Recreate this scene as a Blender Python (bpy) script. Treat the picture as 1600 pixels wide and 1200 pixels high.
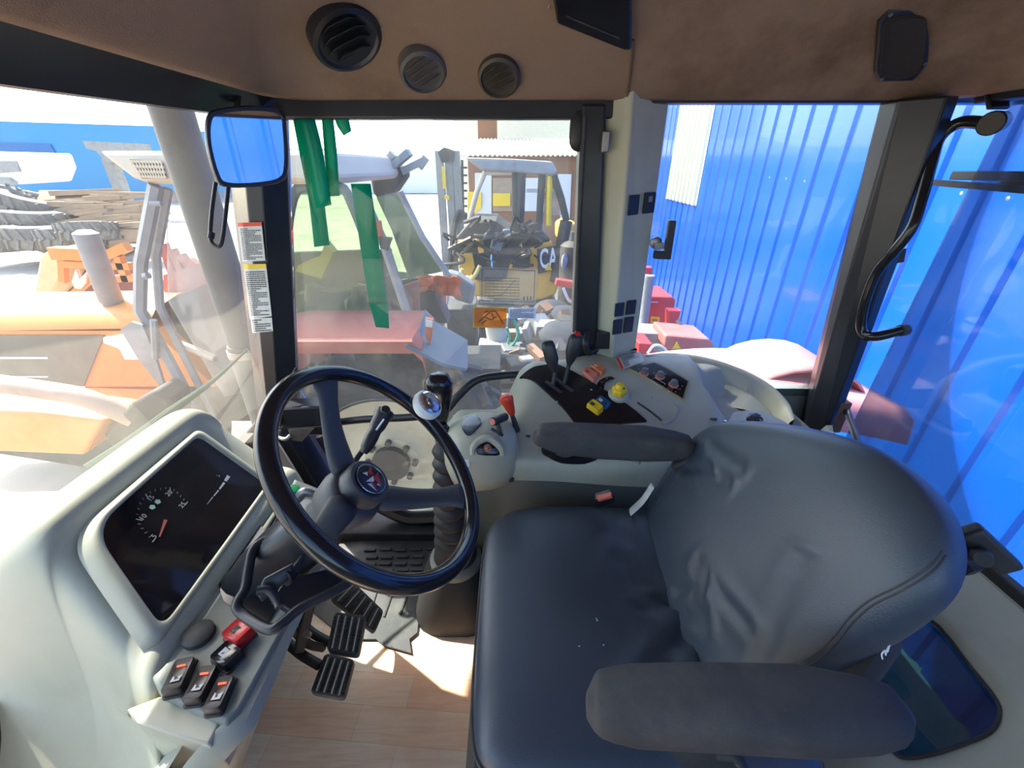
import bpy, math, random
from mathutils import Vector, Matrix
for o in list(bpy.data.objects): bpy.data.objects.remove(o)
SC = bpy.context.scene; COL = SC.collection
V = Vector
# ------------------------------------------------------------------ camera, sky, sun, exposure
CAM = V((0, 0, 1.35)); PITCH = math.radians(27.5); FPX = 650.0
cd = bpy.data.cameras.new('camera'); cam = bpy.data.objects.new('camera', cd); COL.objects.link(cam)
cd.sensor_width = 36; cd.lens = 36 * FPX / 1600; cd.clip_start = .02; cd.clip_end = 400
cam.location = CAM; cam.rotation_euler = (math.radians(90) - PITCH, 0, 0); SC.camera = cam
W = bpy.data.worlds.new('world'); SC.world = W; W.use_nodes = True
nt = W.node_tree; bg = nt.nodes['Background']
sky = nt.nodes.new('ShaderNodeTexSky'); sky.sky_type = 'NISHITA'; sky.sun_disc = False
SUN = V((-.55, .35, .77)).normalized()
sky.sun_elevation = math.asin(SUN.z); sky.sun_rotation = math.atan2(SUN.x, SUN.y)
sky.air_density = 1.0; sky.dust_density = 2.0; sky.ozone_density = 1.0
nt.links.new(sky.outputs[0], bg.inputs[0]); bg.inputs[1].default_value = .60
sl = bpy.data.lights.new('sun', 'SUN'); sl.energy = 10.0; sl.angle = .012; sl.color = (1, .93, .82)
so = bpy.data.objects.new('sun', sl); COL.objects.link(so); so.rotation_euler = SUN.to_track_quat('Z', 'Y').to_euler()
SC.view_settings.view_transform = 'Standard'; SC.view_settings.look = 'None'
SC.view_settings.gamma = 1; SC.view_settings.use_curve_mapping = False
SC.view_settings.exposure = .5

# ------------------------------------------------------------------ measuring helpers
def ray(u, v):
    x = (u - 800) / FPX; y = (600 - v) / FPX
    c, s = math.cos(PITCH), math.sin(PITCH)
    return V((x, c + s * y, -s + c * y))
def PT(u, v, t): return CAM + ray(u, v) * t
def PX(u, v, X): d = ray(u, v); return CAM + d * (X / d.x)
def PY(u, v, Y): d = ray(u, v); return CAM + d * (Y / d.y)
def PZ(u, v, z): d = ray(u, v); return CAM + d * ((z - 1.35) / d.z)
def PP(u, v, p, n):
    d = ray(u, v); return CAM + d * ((V(p) - CAM).dot(V(n)) / d.dot(V(n)))

# ------------------------------------------------------------------ mesh builder
def ortho(n):
    n = V(n).normalized(); a = V((0, 0, 1)) if abs(n.z) < .9 else V((1, 0, 0))
    x = a.cross(n).normalized(); return x, n.cross(x), n
def catmull(P, k=6, closed=False):
    P = [V(p) for p in P]; n = len(P); out = []
    if n < 3: return P
    rng = range(n) if closed else range(n - 1)
    for i in rng:
        p1, p2 = P[i], P[(i + 1) % n]
        p0 = P[i - 1] if (closed or i > 0) else p1 * 2 - p2
        p3 = P[(i + 2) % n] if (closed or i + 2 < n) else p2 * 2 - p1
        for j in range(k):
            t = j / k
            out.append(.5 * ((2 * p1) + (p2 - p0) * t + (2 * p0 - 5 * p1 + 4 * p2 - p3) * t * t + (3 * p1 - p0 - 3 * p2 + p3) * t ** 3))
    if not closed: out.append(P[-1])
    return out
def rrect(w, h, r, n=5):
    r = min(r, w / 2 - 1e-5, h / 2 - 1e-5); o = []
    for cx, cy, a0 in ((w/2-r, h/2-r, 0), (-w/2+r, h/2-r, 90), (-w/2+r, -h/2+r, 180), (w/2-r, -h/2+r, 270)):
        for i in range(n + 1):
            a = math.radians(a0 + 90 * i / n); o.append((cx + r * math.cos(a), cy + r * math.sin(a)))
    return o
def circ(r, n=24, ry=None): return [(r * math.cos(2*math.pi*i/n), (ry or r) * math.sin(2*math.pi*i/n)) for i in range(n)]
from mathutils.bvhtree import BVHTree
def caster(b):
    t = BVHTree.FromPolygons([tuple(v) for v in b.v], b.f)
    def f(u, v, lift=0):
        h = t.ray_cast(CAM, ray(u, v).normalized())
        if h[0] is None: return None
        return h[0] + h[1]*(lift if h[1].dot(CAM-h[0]) > 0 else -lift)
    return f
class MB:
    def __init__(s): s.v = []; s.f = []
    def add(s, vs, fs):
        b = len(s.v); s.v += [V(x) for x in vs]; s.f += [tuple(b + i for i in f) for f in fs]; return s
    def box(s, c, d, R=None):
        c = V(c); R = R or Matrix.Identity(3); x, y, z = d[0]/2, d[1]/2, d[2]/2
        vs = [c + R @ V((a*x, b*y, e*z)) for a in (-1, 1) for b in (-1, 1) for e in (-1, 1)]
        return s.add(vs, [(0,1,3,2),(4,6,7,5),(0,4,5,1),(2,3,7,6),(0,2,6,4),(1,5,7,3)])
    def bar(s, p0, p1, w, h, up=(0,0,1)):
        p0, p1 = V(p0), V(p1); z = (p1 - p0).normalized(); x = V(up).cross(z)
        if x.length < 1e-4: x = V((1,0,0))
        x.normalize(); y = z.cross(x); vs = []
        for p in (p0, p1):
            for a, b in ((-1,-1),(1,-1),(1,1),(-1,1)): vs.append(p + x*a*w/2 + y*b*h/2)
        return s.add(vs, [(3,2,1,0),(4,5,6,7),(0,1,5,4),(1,2,6,5),(2,3,7,6),(3,0,4,7)])
    def grid(s, rows, cu=False, cv=False):
        n = len(rows); m = len(rows[0]); vs = [p for r in rows for p in r]; fs = []
        for i in range(n if cv else n - 1):
            for j in range(m if cu else m - 1):
                a = i*m + j; b = i*m + (j+1) % m; c = ((i+1) % n)*m + (j+1) % m; d = ((i+1) % n)*m + j
                fs.append((a, b, c, d))
        return s.add(vs, fs)
    def cap(s, ring, flip=False):
        f = tuple(range(len(ring))); return s.add(ring, [f[::-1] if flip else f])
    def rings(s, rings, cap0=True, cap1=True):
        m = len(rings[0]); vs = [p for r in rings for p in r]; n = len(rings); fs = []
        for i in range(n - 1):
            for j in range(m):
                fs.append((i*m+j, i*m+(j+1)%m, (i+1)*m+(j+1)%m, (i+1)*m+j))
        if cap0: fs.append(tuple(range(m))[::-1])
        if cap1: fs.append(tuple((n-1)*m + j for j in range(m)))
        return s.add(vs, fs)
    def lathe(s, prof, o, ax, n=28, caps=True):
        x, y, z = ortho(ax); o = V(o)
        R = [[o + z*h + (x*math.cos(2*math.pi*j/n) + y*math.sin(2*math.pi*j/n))*max(r, 1e-5) for j in range(n)] for r, h in prof]
        return s.rings(R, caps, caps)
    def cyl(s, p0, p1, r0, r1=None, n=20):
        p0, p1 = V(p0), V(p1); L = (p1 - p0).length
        return s.lathe([(r0, 0), (r0 if r1 is None else r1, L)], p0, p1 - p0, n)
    def tube(s, pts, r, n=10, k=6, closed=False, caps=True, ry=None, up=None):
        P = catmull(pts, k, closed) if k > 1 else [V(p) for p in pts]
        N = len(P); T = []
        for i in range(N):
            a = P[i-1] if (i > 0 or closed) else P[i]; b = P[(i+1) % N] if (i < N-1 or closed) else P[i]
            T.append((b - a).normalized())
        x = ortho(T[0])[0] if up is None else V(up).cross(T[0]).normalized(); R = []
        for i in range(N):
            if up is not None: x = V(up).cross(T[i]).normalized()
            else: x = (x - T[i]*x.dot(T[i])).normalized()
            y = T[i].cross(x)
            rr = r if not hasattr(r, '__len__') else r[min(len(r)-1, int(i/(N-1)*(len(r)-1)))] + (r[min(len(r)-1, int(i/(N-1)*(len(r)-1))+1)] - r[min(len(r)-1, int(i/(N-1)*(len(r)-1)))])*((i/(N-1)*(len(r)-1)) % 1)
            r2 = rr * (ry if ry else 1)
            R.append([P[i] + x*math.cos(2*math.pi*j/n)*rr + y*math.sin(2*math.pi*j/n)*r2 for j in range(n)])
        if closed: return s.grid(R, cu=True, cv=True)
        return s.rings(R, caps, caps)
    def prism(s, pts, vec):
        P = [V(p) for p in pts]; vec = V(vec); n = len(P)
        nn = V((0,0,0))
        for i in range(n): nn += P[i].cross(P[(i+1) % n])
        if nn.dot(vec) < 0: P = P[::-1]
        return s.rings([P, [p + vec for p in P]])
    def slab(s, ol, O, ex, ey, t, inset=0, n=3):
        ex, ey = V(ex).normalized(), V(ey).normalized(); ez = ex.cross(ey).normalized(); O = V(O)
        cx = sum(p[0] for p in ol)/len(ol); cy = sum(p[1] for p in ol)/len(ol)
        def ring(k, h):
            out = []
            for x, y in ol:
                dx, dy = x-cx, y-cy; L = math.hypot(dx, dy) or 1
                f = max(.02, 1 - k/L); out.append(O + ex*(cx+dx*f) + ey*(cy+dy*f) + ez*h)
            return out
        R = [ring(0, 0)]
        if inset:
            R.append(ring(0, t - inset))
            for i in range(1, n+1):
                a = i/n*math.pi/2; R.append(ring(inset*(1-math.cos(a)), t - inset + inset*math.sin(a)))
        else: R.append(ring(0, t))
        return s.rings(R)
    def pillow(s, ol, O, ex, ey, Tf, Tb=None, p=2.4, warp=None, rs=(1, .99, .965, .92, .85, .74, .6, .42, .22, .03)):
        ex, ey = V(ex).normalized(), V(ey).normalized(); ez = ex.cross(ey); O = V(O)
        cx = sum(q[0] for q in ol)/len(ol); cy = sum(q[1] for q in ol)/len(ol)
        def ring(k, h):
            out = []
            for x, y in ol:
                X, Y = cx+(x-cx)*k, cy+(y-cy)*k
                w = warp(X, Y, k) if warp else 0
                out.append(O + ex*X + ey*Y + ez*(h + (w if h >= 0 else 0)))
            return out
        Tb = Tb if Tb is not None else Tf
        R = [ring(k, -Tb*(1-k**p)**(1/p)) for k in rs[::-1]] + [ring(k, Tf*(1-k**p)**(1/p)) for k in rs[1:]]
        return s.rings(R)
    def sphere(s, c, r, sc=(1,1,1), n=16, m=10, ax=(0,0,1)):
        x, y, z = ortho(ax); c = V(c); R = []
        for i in range(m+1):
            a = math.pi*i/m - math.pi/2; rr = max(math.cos(a), 1e-4)*r
            R.append([c + x*math.cos(2*math.pi*j/n)*rr*sc[0] + y*math.sin(2*math.pi*j/n)*rr*sc[1] + z*math.sin(a)*r*sc[2] for j in range(n)])
        return s.rings(R)
    def text(s, txt, size, O, ex, ey, depth=.0006, align='CENTER', off=0.0):
        cu = bpy.data.curves.new('t', 'FONT'); cu.body = txt; cu.size = size; cu.extrude = depth/2; cu.offset = off
        cu.align_x = align; cu.align_y = 'CENTER'; cu.resolution_u = 3
        ob = bpy.data.objects.new('t', cu); me = bpy.data.meshes.new_from_object(ob)
        ex, ey = V(ex).normalized(), V(ey).normalized(); ez = ex.cross(ey); O = V(O)
        s.add([O + ex*q.co.x + ey*q.co.y + ez*q.co.z for q in me.vertices], [tuple(p.vertices) for p in me.polygons])
        bpy.data.objects.remove(ob); bpy.data.curves.remove(cu); bpy.data.meshes.remove(me); return s
    def lines(s, O, ex, ey, w, h, rows, seed, lh=.55, t=.0003):
        ex, ey = V(ex).normalized(), V(ey).normalized(); ez = ex.cross(ey); rnd = random.Random(seed); O = V(O)
        for i in range(rows):
            y = h/2 - (i+.5)*h/rows; x = -w/2; hh = h/rows*lh
            end = w/2 if rnd.random() > .3 else w/2 - w*rnd.uniform(.2, .7)
            while x < end:
                L = min(rnd.uniform(.03, .12)*w, end - x)
                c = O + ex*(x+L/2) + ey*y
                s.add([c + ex*a*L/2 + ey*b*hh/2 + ez*t for a, b in ((-1,-1),(1,-1),(1,1),(-1,1))], [(0,1,2,3)])
                x += L + .018*w
        return s
    def build(s, name, mat, parent=None, smooth=40, bevel=0, bseg=2, sub=0, solid=0, weld=False):
        me = bpy.data.meshes.new(name); me.from_pydata([tuple(x) for x in s.v], [], s.f); me.update()
        if weld:
            import bmesh
            b = bmesh.new(); b.from_mesh(me); bmesh.ops.remove_doubles(b, verts=b.verts, dist=1e-5); bmesh.ops.recalc_face_normals(b, faces=b.faces); b.to_mesh(me); b.free()
        if smooth:
            me.polygons.foreach_set('use_smooth', [True]*len(me.polygons))
            try: me.set_sharp_from_angle(angle=math.radians(smooth))
            except Exception: pass
        me.materials.append(mat); o = bpy.data.objects.new(name, me); COL.objects.link(o)
        if parent is not None:
            o.parent = parent
            if parent.type == 'EMPTY': o.matrix_parent_inverse = Matrix.Translation(-parent.location)
        if solid: m = o.modifiers.new('solid', 'SOLIDIFY'); m.thickness = abs(solid); m.offset = -1 if solid > 0 else 1
        if bevel: m = o.modifiers.new('bevel', 'BEVEL'); m.width = bevel; m.segments = bseg; m.limit_method = 'ANGLE'; m.angle_limit = math.radians(38)
        if sub: m = o.modifiers.new('sub', 'SUBSURF'); m.levels = sub; m.render_levels = sub
        return o
def tag(o, label, cat, group=None, kind=None):
    o['label'] = label; o['category'] = cat
    if group: o['group'] = group
    if kind: o['kind'] = kind
    return o
def thing(name, label, cat, loc, group=None):
    o = bpy.data.objects.new(name, None); COL.objects.link(o); o.location = loc; o.empty_display_size = .05
    return tag(o, label, cat, group)
def struct(o): o['kind'] = 'structure'; return o
def centre_origin(o):
    """put a one-mesh thing's origin at its own middle base"""
    if o.type != 'MESH' or o.parent: return o
    vs = [v.co.copy() for v in o.data.vertices]
    c = V(((min(v.x for v in vs)+max(v.x for v in vs))/2, (min(v.y for v in vs)+max(v.y for v in vs))/2, min(v.z for v in vs)))
    o.data.transform(Matrix.Translation(-c)); o.location = c; return o

# ------------------------------------------------------------------ materials
def newmat(name):
    m = bpy.data.materials.new(name); m.use_nodes = True; return m, m.node_tree, m.node_tree.nodes['Principled BSDF']
def mat(name, col, rough=.5, metal=0, var=.15, scale=12, bump=0, bscale=200, spec=.5, coat=0, dirt=None, dscale=4, damt=.5, sub=0):
    m, t, b = newmat(name); N = t.nodes; L = t.links
    b.inputs['Roughness'].default_value = rough; b.inputs['Metallic'].default_value = metal
    b.inputs['Specular IOR Level'].default_value = spec; b.inputs['Coat Weight'].default_value = coat
    tc = N.new('ShaderNodeTexCoord'); no = N.new('ShaderNodeTexNoise'); no.inputs['Scale'].default_value = scale; no.inputs['Detail'].default_value = 6
    L.new(tc.outputs['Object'], no.inputs['Vector'])
    mx = N.new('ShaderNodeMix'); mx.data_type = 'RGBA'
    c = V(col[:3]); mx.inputs['A'].default_value = (*(c*(1-var)), 1); mx.inputs['B'].default_value = (*(V([min(1, k) for k in c*(1+var)])), 1)
    L.new(no.outputs['Fac'], mx.inputs['Factor']); out = mx.outputs['Result']
    if dirt:
        n2 = N.new('ShaderNodeTexNoise'); n2.inputs['Scale'].default_value = dscale; n2.inputs['Detail'].default_value = 8
        n2.inputs['Roughness'].default_value = .65
        L.new(tc.outputs['Object'], n2.inputs['Vector'])
        rp = N.new('ShaderNodeValToRGB'); rp.color_ramp.elements[0].position = .5; rp.color_ramp.elements[1].position = .7
        rp.color_ramp.elements[1].color = (damt,)*3 + (1,); L.new(n2.outputs['Fac'], rp.inputs['Fac'])
        m2 = N.new('ShaderNodeMix'); m2.data_type = 'RGBA'; m2.inputs['B'].default_value = (*dirt, 1)
        L.new(out, m2.inputs['A']); L.new(rp.outputs['Color'], m2.inputs['Factor']); out = m2.outputs['Result']
    L.new(out, b.inputs['Base Color'])
    if bump:
        n3 = N.new('ShaderNodeTexNoise'); n3.inputs['Scale'].default_value = bscale; n3.inputs['Detail'].default_value = 3
        L.new(tc.outputs['Object'], n3.inputs['Vector']); bu = N.new('ShaderNodeBump'); bu.inputs['Strength'].default_value = bump
        bu.inputs['Distance'].default_value = .002; L.new(n3.outputs['Fac'], bu.inputs['Height']); L.new(bu.outputs['Normal'], b.inputs['Normal'])
    return m
def glassmat(name, tint, dust, gloss=.05, dcol=(.8, .78, .72), dscale=3.0, lo=.3):
    m = bpy.data.materials.new(name); m.use_nodes = True; t = m.node_tree; N = t.nodes; L = t.links; N.clear()
    out = N.new('ShaderNodeOutputMaterial'); tr = N.new('ShaderNodeBsdfTransparent'); tr.inputs[0].default_value = (*tint, 1)
    gl = N.new('ShaderNodeBsdfGlossy'); gl.inputs['Roughness'].default_value = .02
    fr = N.new('ShaderNodeFresnel'); fr.inputs['IOR'].default_value = 1.45
    mf = N.new('ShaderNodeMath'); mf.operation = 'MULTIPLY'; mf.inputs[1].default_value = gloss; L.new(fr.outputs[0], mf.inputs[0])
    m1 = N.new('ShaderNodeMixShader'); L.new(mf.outputs[0], m1.inputs[0]); L.new(tr.outputs[0], m1.inputs[1]); L.new(gl.outputs[0], m1.inputs[2])
    di = N.new('ShaderNodeBsdfTranslucent'); di.inputs[0].default_value = (*dcol, 1)
    d2 = N.new('ShaderNodeBsdfDiffuse'); d2.inputs[0].default_value = (*dcol, 1)
    md = N.new('ShaderNodeMixShader'); md.inputs[0].default_value = .5; L.new(di.outputs[0], md.inputs[1]); L.new(d2.outputs[0], md.inputs[2])
    tc = N.new('ShaderNodeTexCoord'); no = N.new('ShaderNodeTexNoise'); no.inputs['Scale'].default_value = dscale; no.inputs['Detail'].default_value = 8
    L.new(tc.outputs['Object'], no.inputs['Vector']); mr = N.new('ShaderNodeMapRange')
    mr.inputs['From Min'].default_value = .3; mr.inputs['From Max'].default_value = .7; mr.inputs['To Min'].default_value = dust*lo; mr.inputs['To Max'].default_value = dust
    L.new(no.outputs['Fac'], mr.inputs['Value'])
    m2 = N.new('ShaderNodeMixShader'); L.new(mr.outputs[0], m2.inputs[0]); L.new(m1.outputs[0], m2.inputs[1]); L.new(md.outputs[0], m2.inputs[2])
    L.new(m2.outputs[0], out.inputs['Surface']); return m
def emit(name, col, s=1.0):
    m, t, b = newmat(name); b.inputs['Base Color'].default_value = (*col, 1); b.inputs['Emission Color'].default_value = (*col, 1); b.inputs['Emission Strength'].default_value = s; return m
M = {}
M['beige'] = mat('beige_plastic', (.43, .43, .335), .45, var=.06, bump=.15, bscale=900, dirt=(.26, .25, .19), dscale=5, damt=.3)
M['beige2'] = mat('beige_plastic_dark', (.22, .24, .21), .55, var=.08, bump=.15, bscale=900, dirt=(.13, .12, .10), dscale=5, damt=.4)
M['liner'] = mat('headliner_fabric', (.27, .185, .125), .95, var=.28, scale=3.5, bump=.8, bscale=500, spec=.1, dirt=(.12, .07, .045), dscale=2.2, damt=.75)
M['black'] = mat('black_plastic', (.018, .019, .022), .38, var=.2, bump=.1, bscale=700)
M['rubber'] = mat('black_rubber', (.03, .03, .032), .6, var=.25, bump=.2, bscale=300, dirt=(.12, .11, .09), dscale=9, damt=.35)
M['mat'] = mat('mat_rubber', (.045, .05, .056), .5, var=.3, scale=8, bump=.2, bscale=300, dirt=(.2, .19, .16), dscale=7, damt=.5)
M['pedal'] = mat('pedal_rubber', (.11, .11, .11), .6, var=.3, dirt=(.2, .18, .15), dscale=12, damt=.5)
M['gloss'] = mat('black_gloss', (.012, .012, .015), .16, var=.1)
M['paintblack'] = mat('black_paint', (.02, .022, .028), .3, var=.2, dirt=(.05, .045, .04), dscale=6, damt=.25)
M['vinyl'] = mat('seat_vinyl', (.038, .052, .075), .40, var=.12, scale=5, bump=.25, bscale=450, spec=.6)
M['armfab'] = mat('armrest_fabric', (.055, .055, .058), .8, var=.2, bump=.5, bscale=600, dirt=(.16, .14, .11), dscale=8, damt=.35, spec=.3)
M['screen'] = mat('cluster_lens', (.012, .01, .012), .06, var=.3, spec=.6)
M['white'] = mat('white_print', (.75, .77, .75), .5, var=.05)
M['offwhite'] = mat('label_white', (.62, .63, .6), .5, var=.08, dirt=(.4,.38,.33), dscale=20)
M['darkprint'] = mat('dark_print', (.06, .06, .06), .6)
M['red'] = mat('red_plastic', (.55, .02, .02), .3, var=.1)
M['redlev'] = mat('red_knob', (.75, .06, .02), .25, var=.1)
M['orangesw'] = mat('orange_switch', (.65, .17, .06), .35, var=.1)
M['pinksw'] = mat('pink_switch', (.65, .2, .14), .35, var=.1)
M['yellow'] = mat('yellow_plastic', (.8, .55, .02), .35, var=.1)
M['bluesw'] = mat('blue_switch', (.01, .09, .2), .3, var=.1)
M['green'] = mat('green_cap', (.0, .4, .12), .3, var=.1)
M['chrome'] = mat('chrome', (.7, .7, .72), .15, 1, var=.1)
M['steel'] = mat('worn_steel', (.35, .34, .32), .4, .8, var=.3, dirt=(.15, .1, .06), dscale=14)
M['darksteel'] = mat('dark_steel', (.06, .055, .05), .45, .5, var=.4, dirt=(.12, .08, .05), dscale=14)
M['mirror'] = mat('mirror_glass', (.75, .8, .85), .02, 1, var=.02)
M['cream'] = mat('cream_paint', (.52, .48, .36), .55, var=.15, dirt=(.25, .17, .09), dscale=3, damt=.6)
M['tyre'] = mat('tyre_rubber', (.05, .048, .045), .85, var=.3, dirt=(.2, .17, .13), dscale=3, damt=.6)
M['tyrepale'] = mat('dusty_tyre', (.2, .18, .15), .9, var=.3, dirt=(.35, .3, .24), dscale=3, damt=.7)
M['redlamp'] = emit('red_lamp', (1, .08, .03), 2.0)
M['tape'] = None
m, t, b = newmat('green_tape'); b.inputs['Base Color'].default_value = (.0, .52, .30, 1); b.inputs['Roughness'].default_value = .35
tl = t.nodes.new('ShaderNodeBsdfTranslucent'); tl.inputs[0].default_value = (.0, .5, .25, 1); mxs = t.nodes.new('ShaderNodeMixShader'); mxs.inputs[0].default_value = .45
t.links.new(b.outputs[0], mxs.inputs[1]); t.links.new(tl.outputs[0], mxs.inputs[2]); t.links.new(mxs.outputs[0], t.nodes['Material Output'].inputs['Surface']); M['tape'] = m
M['g_front'] = glassmat('windscreen_glass', (.93, .97, .95), .14, 1.2, (.9, .84, .72), 2.5)
M['g_side'] = glassmat('side_glass', (.93, .97, .95), .085, 1.0, (.85, .82, .74), 3.0)
M['g_rear'] = glassmat('rear_glass', (.92, .96, .98), .03, .8)
M['g_green'] = glassmat('green_tinted_glass', (.66, .76, .60), .10, 1.0, (.6, .62, .42), 2.0)
M['g_dark'] = glassmat('dark_tinted_glass', (.10, .22, .25), .02, 3.0, (.1, .3, .35))
M['g_clear'] = glassmat('clear_sticker_film', (.85, .85, .88), .22, .8)
# wood laminate floor
m, t, b = newmat('laminate_floor'); N = t.nodes; L = t.links
tc = N.new('ShaderNodeTexCoord'); mp = N.new('ShaderNodeMapping'); L.new(tc.outputs['Object'], mp.inputs[0]); mp.inputs['Rotation'].default_value = (0, 0, math.radians(4))
br = N.new('ShaderNodeTexBrick'); br.inputs['Scale'].default_value = 1; br.inputs['Brick Width'].default_value = .34; br.inputs['Row Height'].default_value = .085
br.inputs['Mortar Size'].default_value = .0004; br.inputs['Color1'].default_value = (1, .62, .40, 1); br.inputs['Color2'].default_value = (1, .86, .68, 1); br.inputs['Mortar'].default_value = (.6, .4, .25, 1)
br.offset = .37; br.inputs['Bias'].default_value = 0; L.new(mp.outputs[0], br.inputs['Vector'])
mp2 = N.new('ShaderNodeMapping'); mp2.inputs['Scale'].default_value = (4, 45, 1); L.new(tc.outputs['Object'], mp2.inputs[0])
wv = N.new('ShaderNodeTexNoise'); wv.inputs['Scale'].default_value = 1.5; wv.inputs['Detail'].default_value = 8; wv.inputs['Distortion'].default_value = 1.2; L.new(mp2.outputs[0], wv.inputs['Vector'])
rp = N.new('ShaderNodeValToRGB'); rp.color_ramp.elements[0].position = .35; rp.color_ramp.elements[0].color = (.9, .84, .8, 1); rp.color_ramp.elements[1].position = .62; rp.color_ramp.elements[1].color = (1, 1, 1, 1); L.new(wv.outputs['Fac'], rp.inputs['Fac'])
mu = N.new('ShaderNodeMix'); mu.data_type = 'RGBA'; mu.blend_type = 'MULTIPLY'; mu.inputs['Factor'].default_value = 1; L.new(br.outputs['Color'], mu.inputs['A']); L.new(rp.outputs['Color'], mu.inputs['B'])
n4 = N.new('ShaderNodeTexNoise'); n4.inputs['Scale'].default_value = 5; n4.inputs['Detail'].default_value = 4; L.new(tc.outputs['Object'], n4.inputs['Vector'])
rp2 = N.new('ShaderNodeValToRGB'); rp2.color_ramp.elements[0].position = .45; rp2.color_ramp.elements[1].position = .72; rp2.color_ramp.elements[1].color = (.55,)*3+(1,); L.new(n4.outputs['Fac'], rp2.inputs['Fac'])
m5 = N.new('ShaderNodeMix'); m5.data_type = 'RGBA'; m5.inputs['B'].default_value = (.88, .42, .22, 1); L.new(mu.outputs['Result'], m5.inputs['A']); L.new(rp2.outputs['Color'], m5.inputs['Factor'])
L.new(m5.outputs['Result'], b.inputs['Base Color']); b.inputs['Roughness'].default_value = .45; M['floor'] = m; M['spoke'] = mat('spoke_plastic', (.05, .052, .058), .5, var=.15, bump=.2, bscale=600)
# exterior
M['ground'] = mat('gravel_ground', (.42, .38, .32), .95, var=.35, scale=1.5, bump=.5, bscale=12, dirt=(.14, .12, .1), dscale=.5, damt=.8)
M['bluewall'] = mat('blue_sheet_metal', (.0, .078, .44), .22, var=.05, scale=.6, coat=.3, spec=.5)
M['creamwall'] = mat('cream_sheet_metal', (.55, .55, .42), .4, var=.05)
M['orange'] = mat('orange_paint', (.74, .25, .04), .5, var=.15, dirt=(.6, .42, .2), dscale=2, damt=.35)
M['redpaint'] = mat('faded_red_paint', (.45, .12, .09), .55, var=.1, dirt=(.5, .3, .25), dscale=2, damt=.4)
M['own'] = mat('sunbleached_bonnet', (.36, .20, .11), .5, var=.12, dirt=(.5, .4, .3), dscale=3, damt=.4)
M['pink'] = mat('faded_pink_fender', (.58, .25, .22), .5, var=.12, dirt=(.6, .4, .3), dscale=4, damt=.4)
M['rust'] = mat('rusty_steel', (.22, .11, .06), .8, var=.35, dirt=(.1, .06, .04), dscale=4)
M['maroon'] = mat('maroon_plate', (.22, .07, .06), .7, var=.2)
M['grey'] = mat('grey_metal', (.28, .28, .27), .6, var=.2, dirt=(.12, .1, .08), dscale=4)
M['exh'] = mat('sooty_grey_steel', (.10, .095, .085), .6, .1, var=.25, dirt=(.08, .07, .06), dscale=5, damt=.6)
M['sheet'] = mat('pale_metal_sheet', (.11, .14, .17), .5, .1, var=.1)
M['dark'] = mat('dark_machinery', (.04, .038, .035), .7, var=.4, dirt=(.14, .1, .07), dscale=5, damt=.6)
M['cat'] = mat('excavator_yellow', (.72, .40, .04), .45, var=.12, dirt=(.35, .2, .06), dscale=3)
M['beigeroof'] = mat('pale_roof_panel', (.6, .5, .36), .6, var=.1)
M['wood'] = mat('weathered_boards', (.38, .27, .17), .9, var=.35, scale=6, dirt=(.2, .14, .09), dscale=3)
M['brown'] = mat('brown_cladding', (.27, .12, .055), .8, var=.2, scale=3)
M['azure'] = mat('azure_cladding', (.02, .22, .45), .6, var=.1)
M['palewall'] = mat('pale_wall', (.7, .68, .62), .8, var=.08)
M['shade_gravel'] = mat('shaded_gravel', (.10, .09, .08), .95, var=.4, scale=6, bump=.6, bscale=25, dirt=(.22, .2, .17), dscale=1.5)  # gravel with the sheds' shade put into its base colour
M['bluelab'] = glassmat('pale_blue_label', (.5, .55, .7), .85, .5, (.5, .56, .7), 30, .9)
M['hose'] = mat('green_hose', (.02, .35, .2), .5, var=.1)
M['redm'] = mat('red_machine_paint', (.6, .04, .04), .45, var=.15)
# ================================================================== THE SETTING: cab shell
b = MB(); b.box((.12, .44, -.02), (2.2, 1.66, .04)); o = b.build('floor', M['floor'], smooth=0); struct(o)
b = MB(); b.box((.12, .45, -.08), (2.2, 1.72, .08)); o = b.build('trim_1', M['dark'], smooth=0); struct(o)
# headliner: flat middle, sloping cove round the edge
def loop(x0, x1, y0, y1, r, z, n=6):
    w, h = x1-x0, y1-y0; return [V(((x0+x1)/2 + p[0], (y0+y1)/2 + p[1], z)) for p in rrect(w, h, r, n)]
b = MB()
R = [loop(-.625, 1.19, -.35, 1.335, .13, 1.53), loop(-.61, 1.16, -.35, 1.315, .12, 1.505), loop(-.585, 1.13, -.33, 1.29, .12, 1.508),
     loop(-.565, 1.11, -.32, 1.27, .12, 1.53), loop(-.46, 1.02, -.25, 1.17, .22, 1.625), loop(-.40, .97, -.22, 1.10, .24, 1.665), loop(-.30, .87, -.1, .98, .24, 1.69), loop(-.1, .5, .2, .6, .1, 1.695)]
b.rings(R, False, True); ceil_hit = caster(b); o = b.build('ceiling', M['liner'], smooth=60); struct(o)
COVE_P, COVE_N = V((0, 1.27, 1.53)), V((0, -.095, -.10)).normalized()
COVEF_P, COVEF_N = V((-.565, .9, 1.53)), V((.095, 0, -.105)).normalized()
# outer roof above it, unseen overhang lengthened to shade dash and console
b = MB(); b.rings([loop(-1.28, 1.42, -.42, 1.58, .2, 1.60), loop(-1.30, 1.44, -.44, 1.60, .2, 1.74), loop(-1.1, 1.3, -.35, 1.48, .2, 1.82)], False, True)
o = b.build('roof_outer_lengthened', M['palewall'], smooth=30); o.name = 'ceiling_outer_lengthened'; struct(o)
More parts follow.
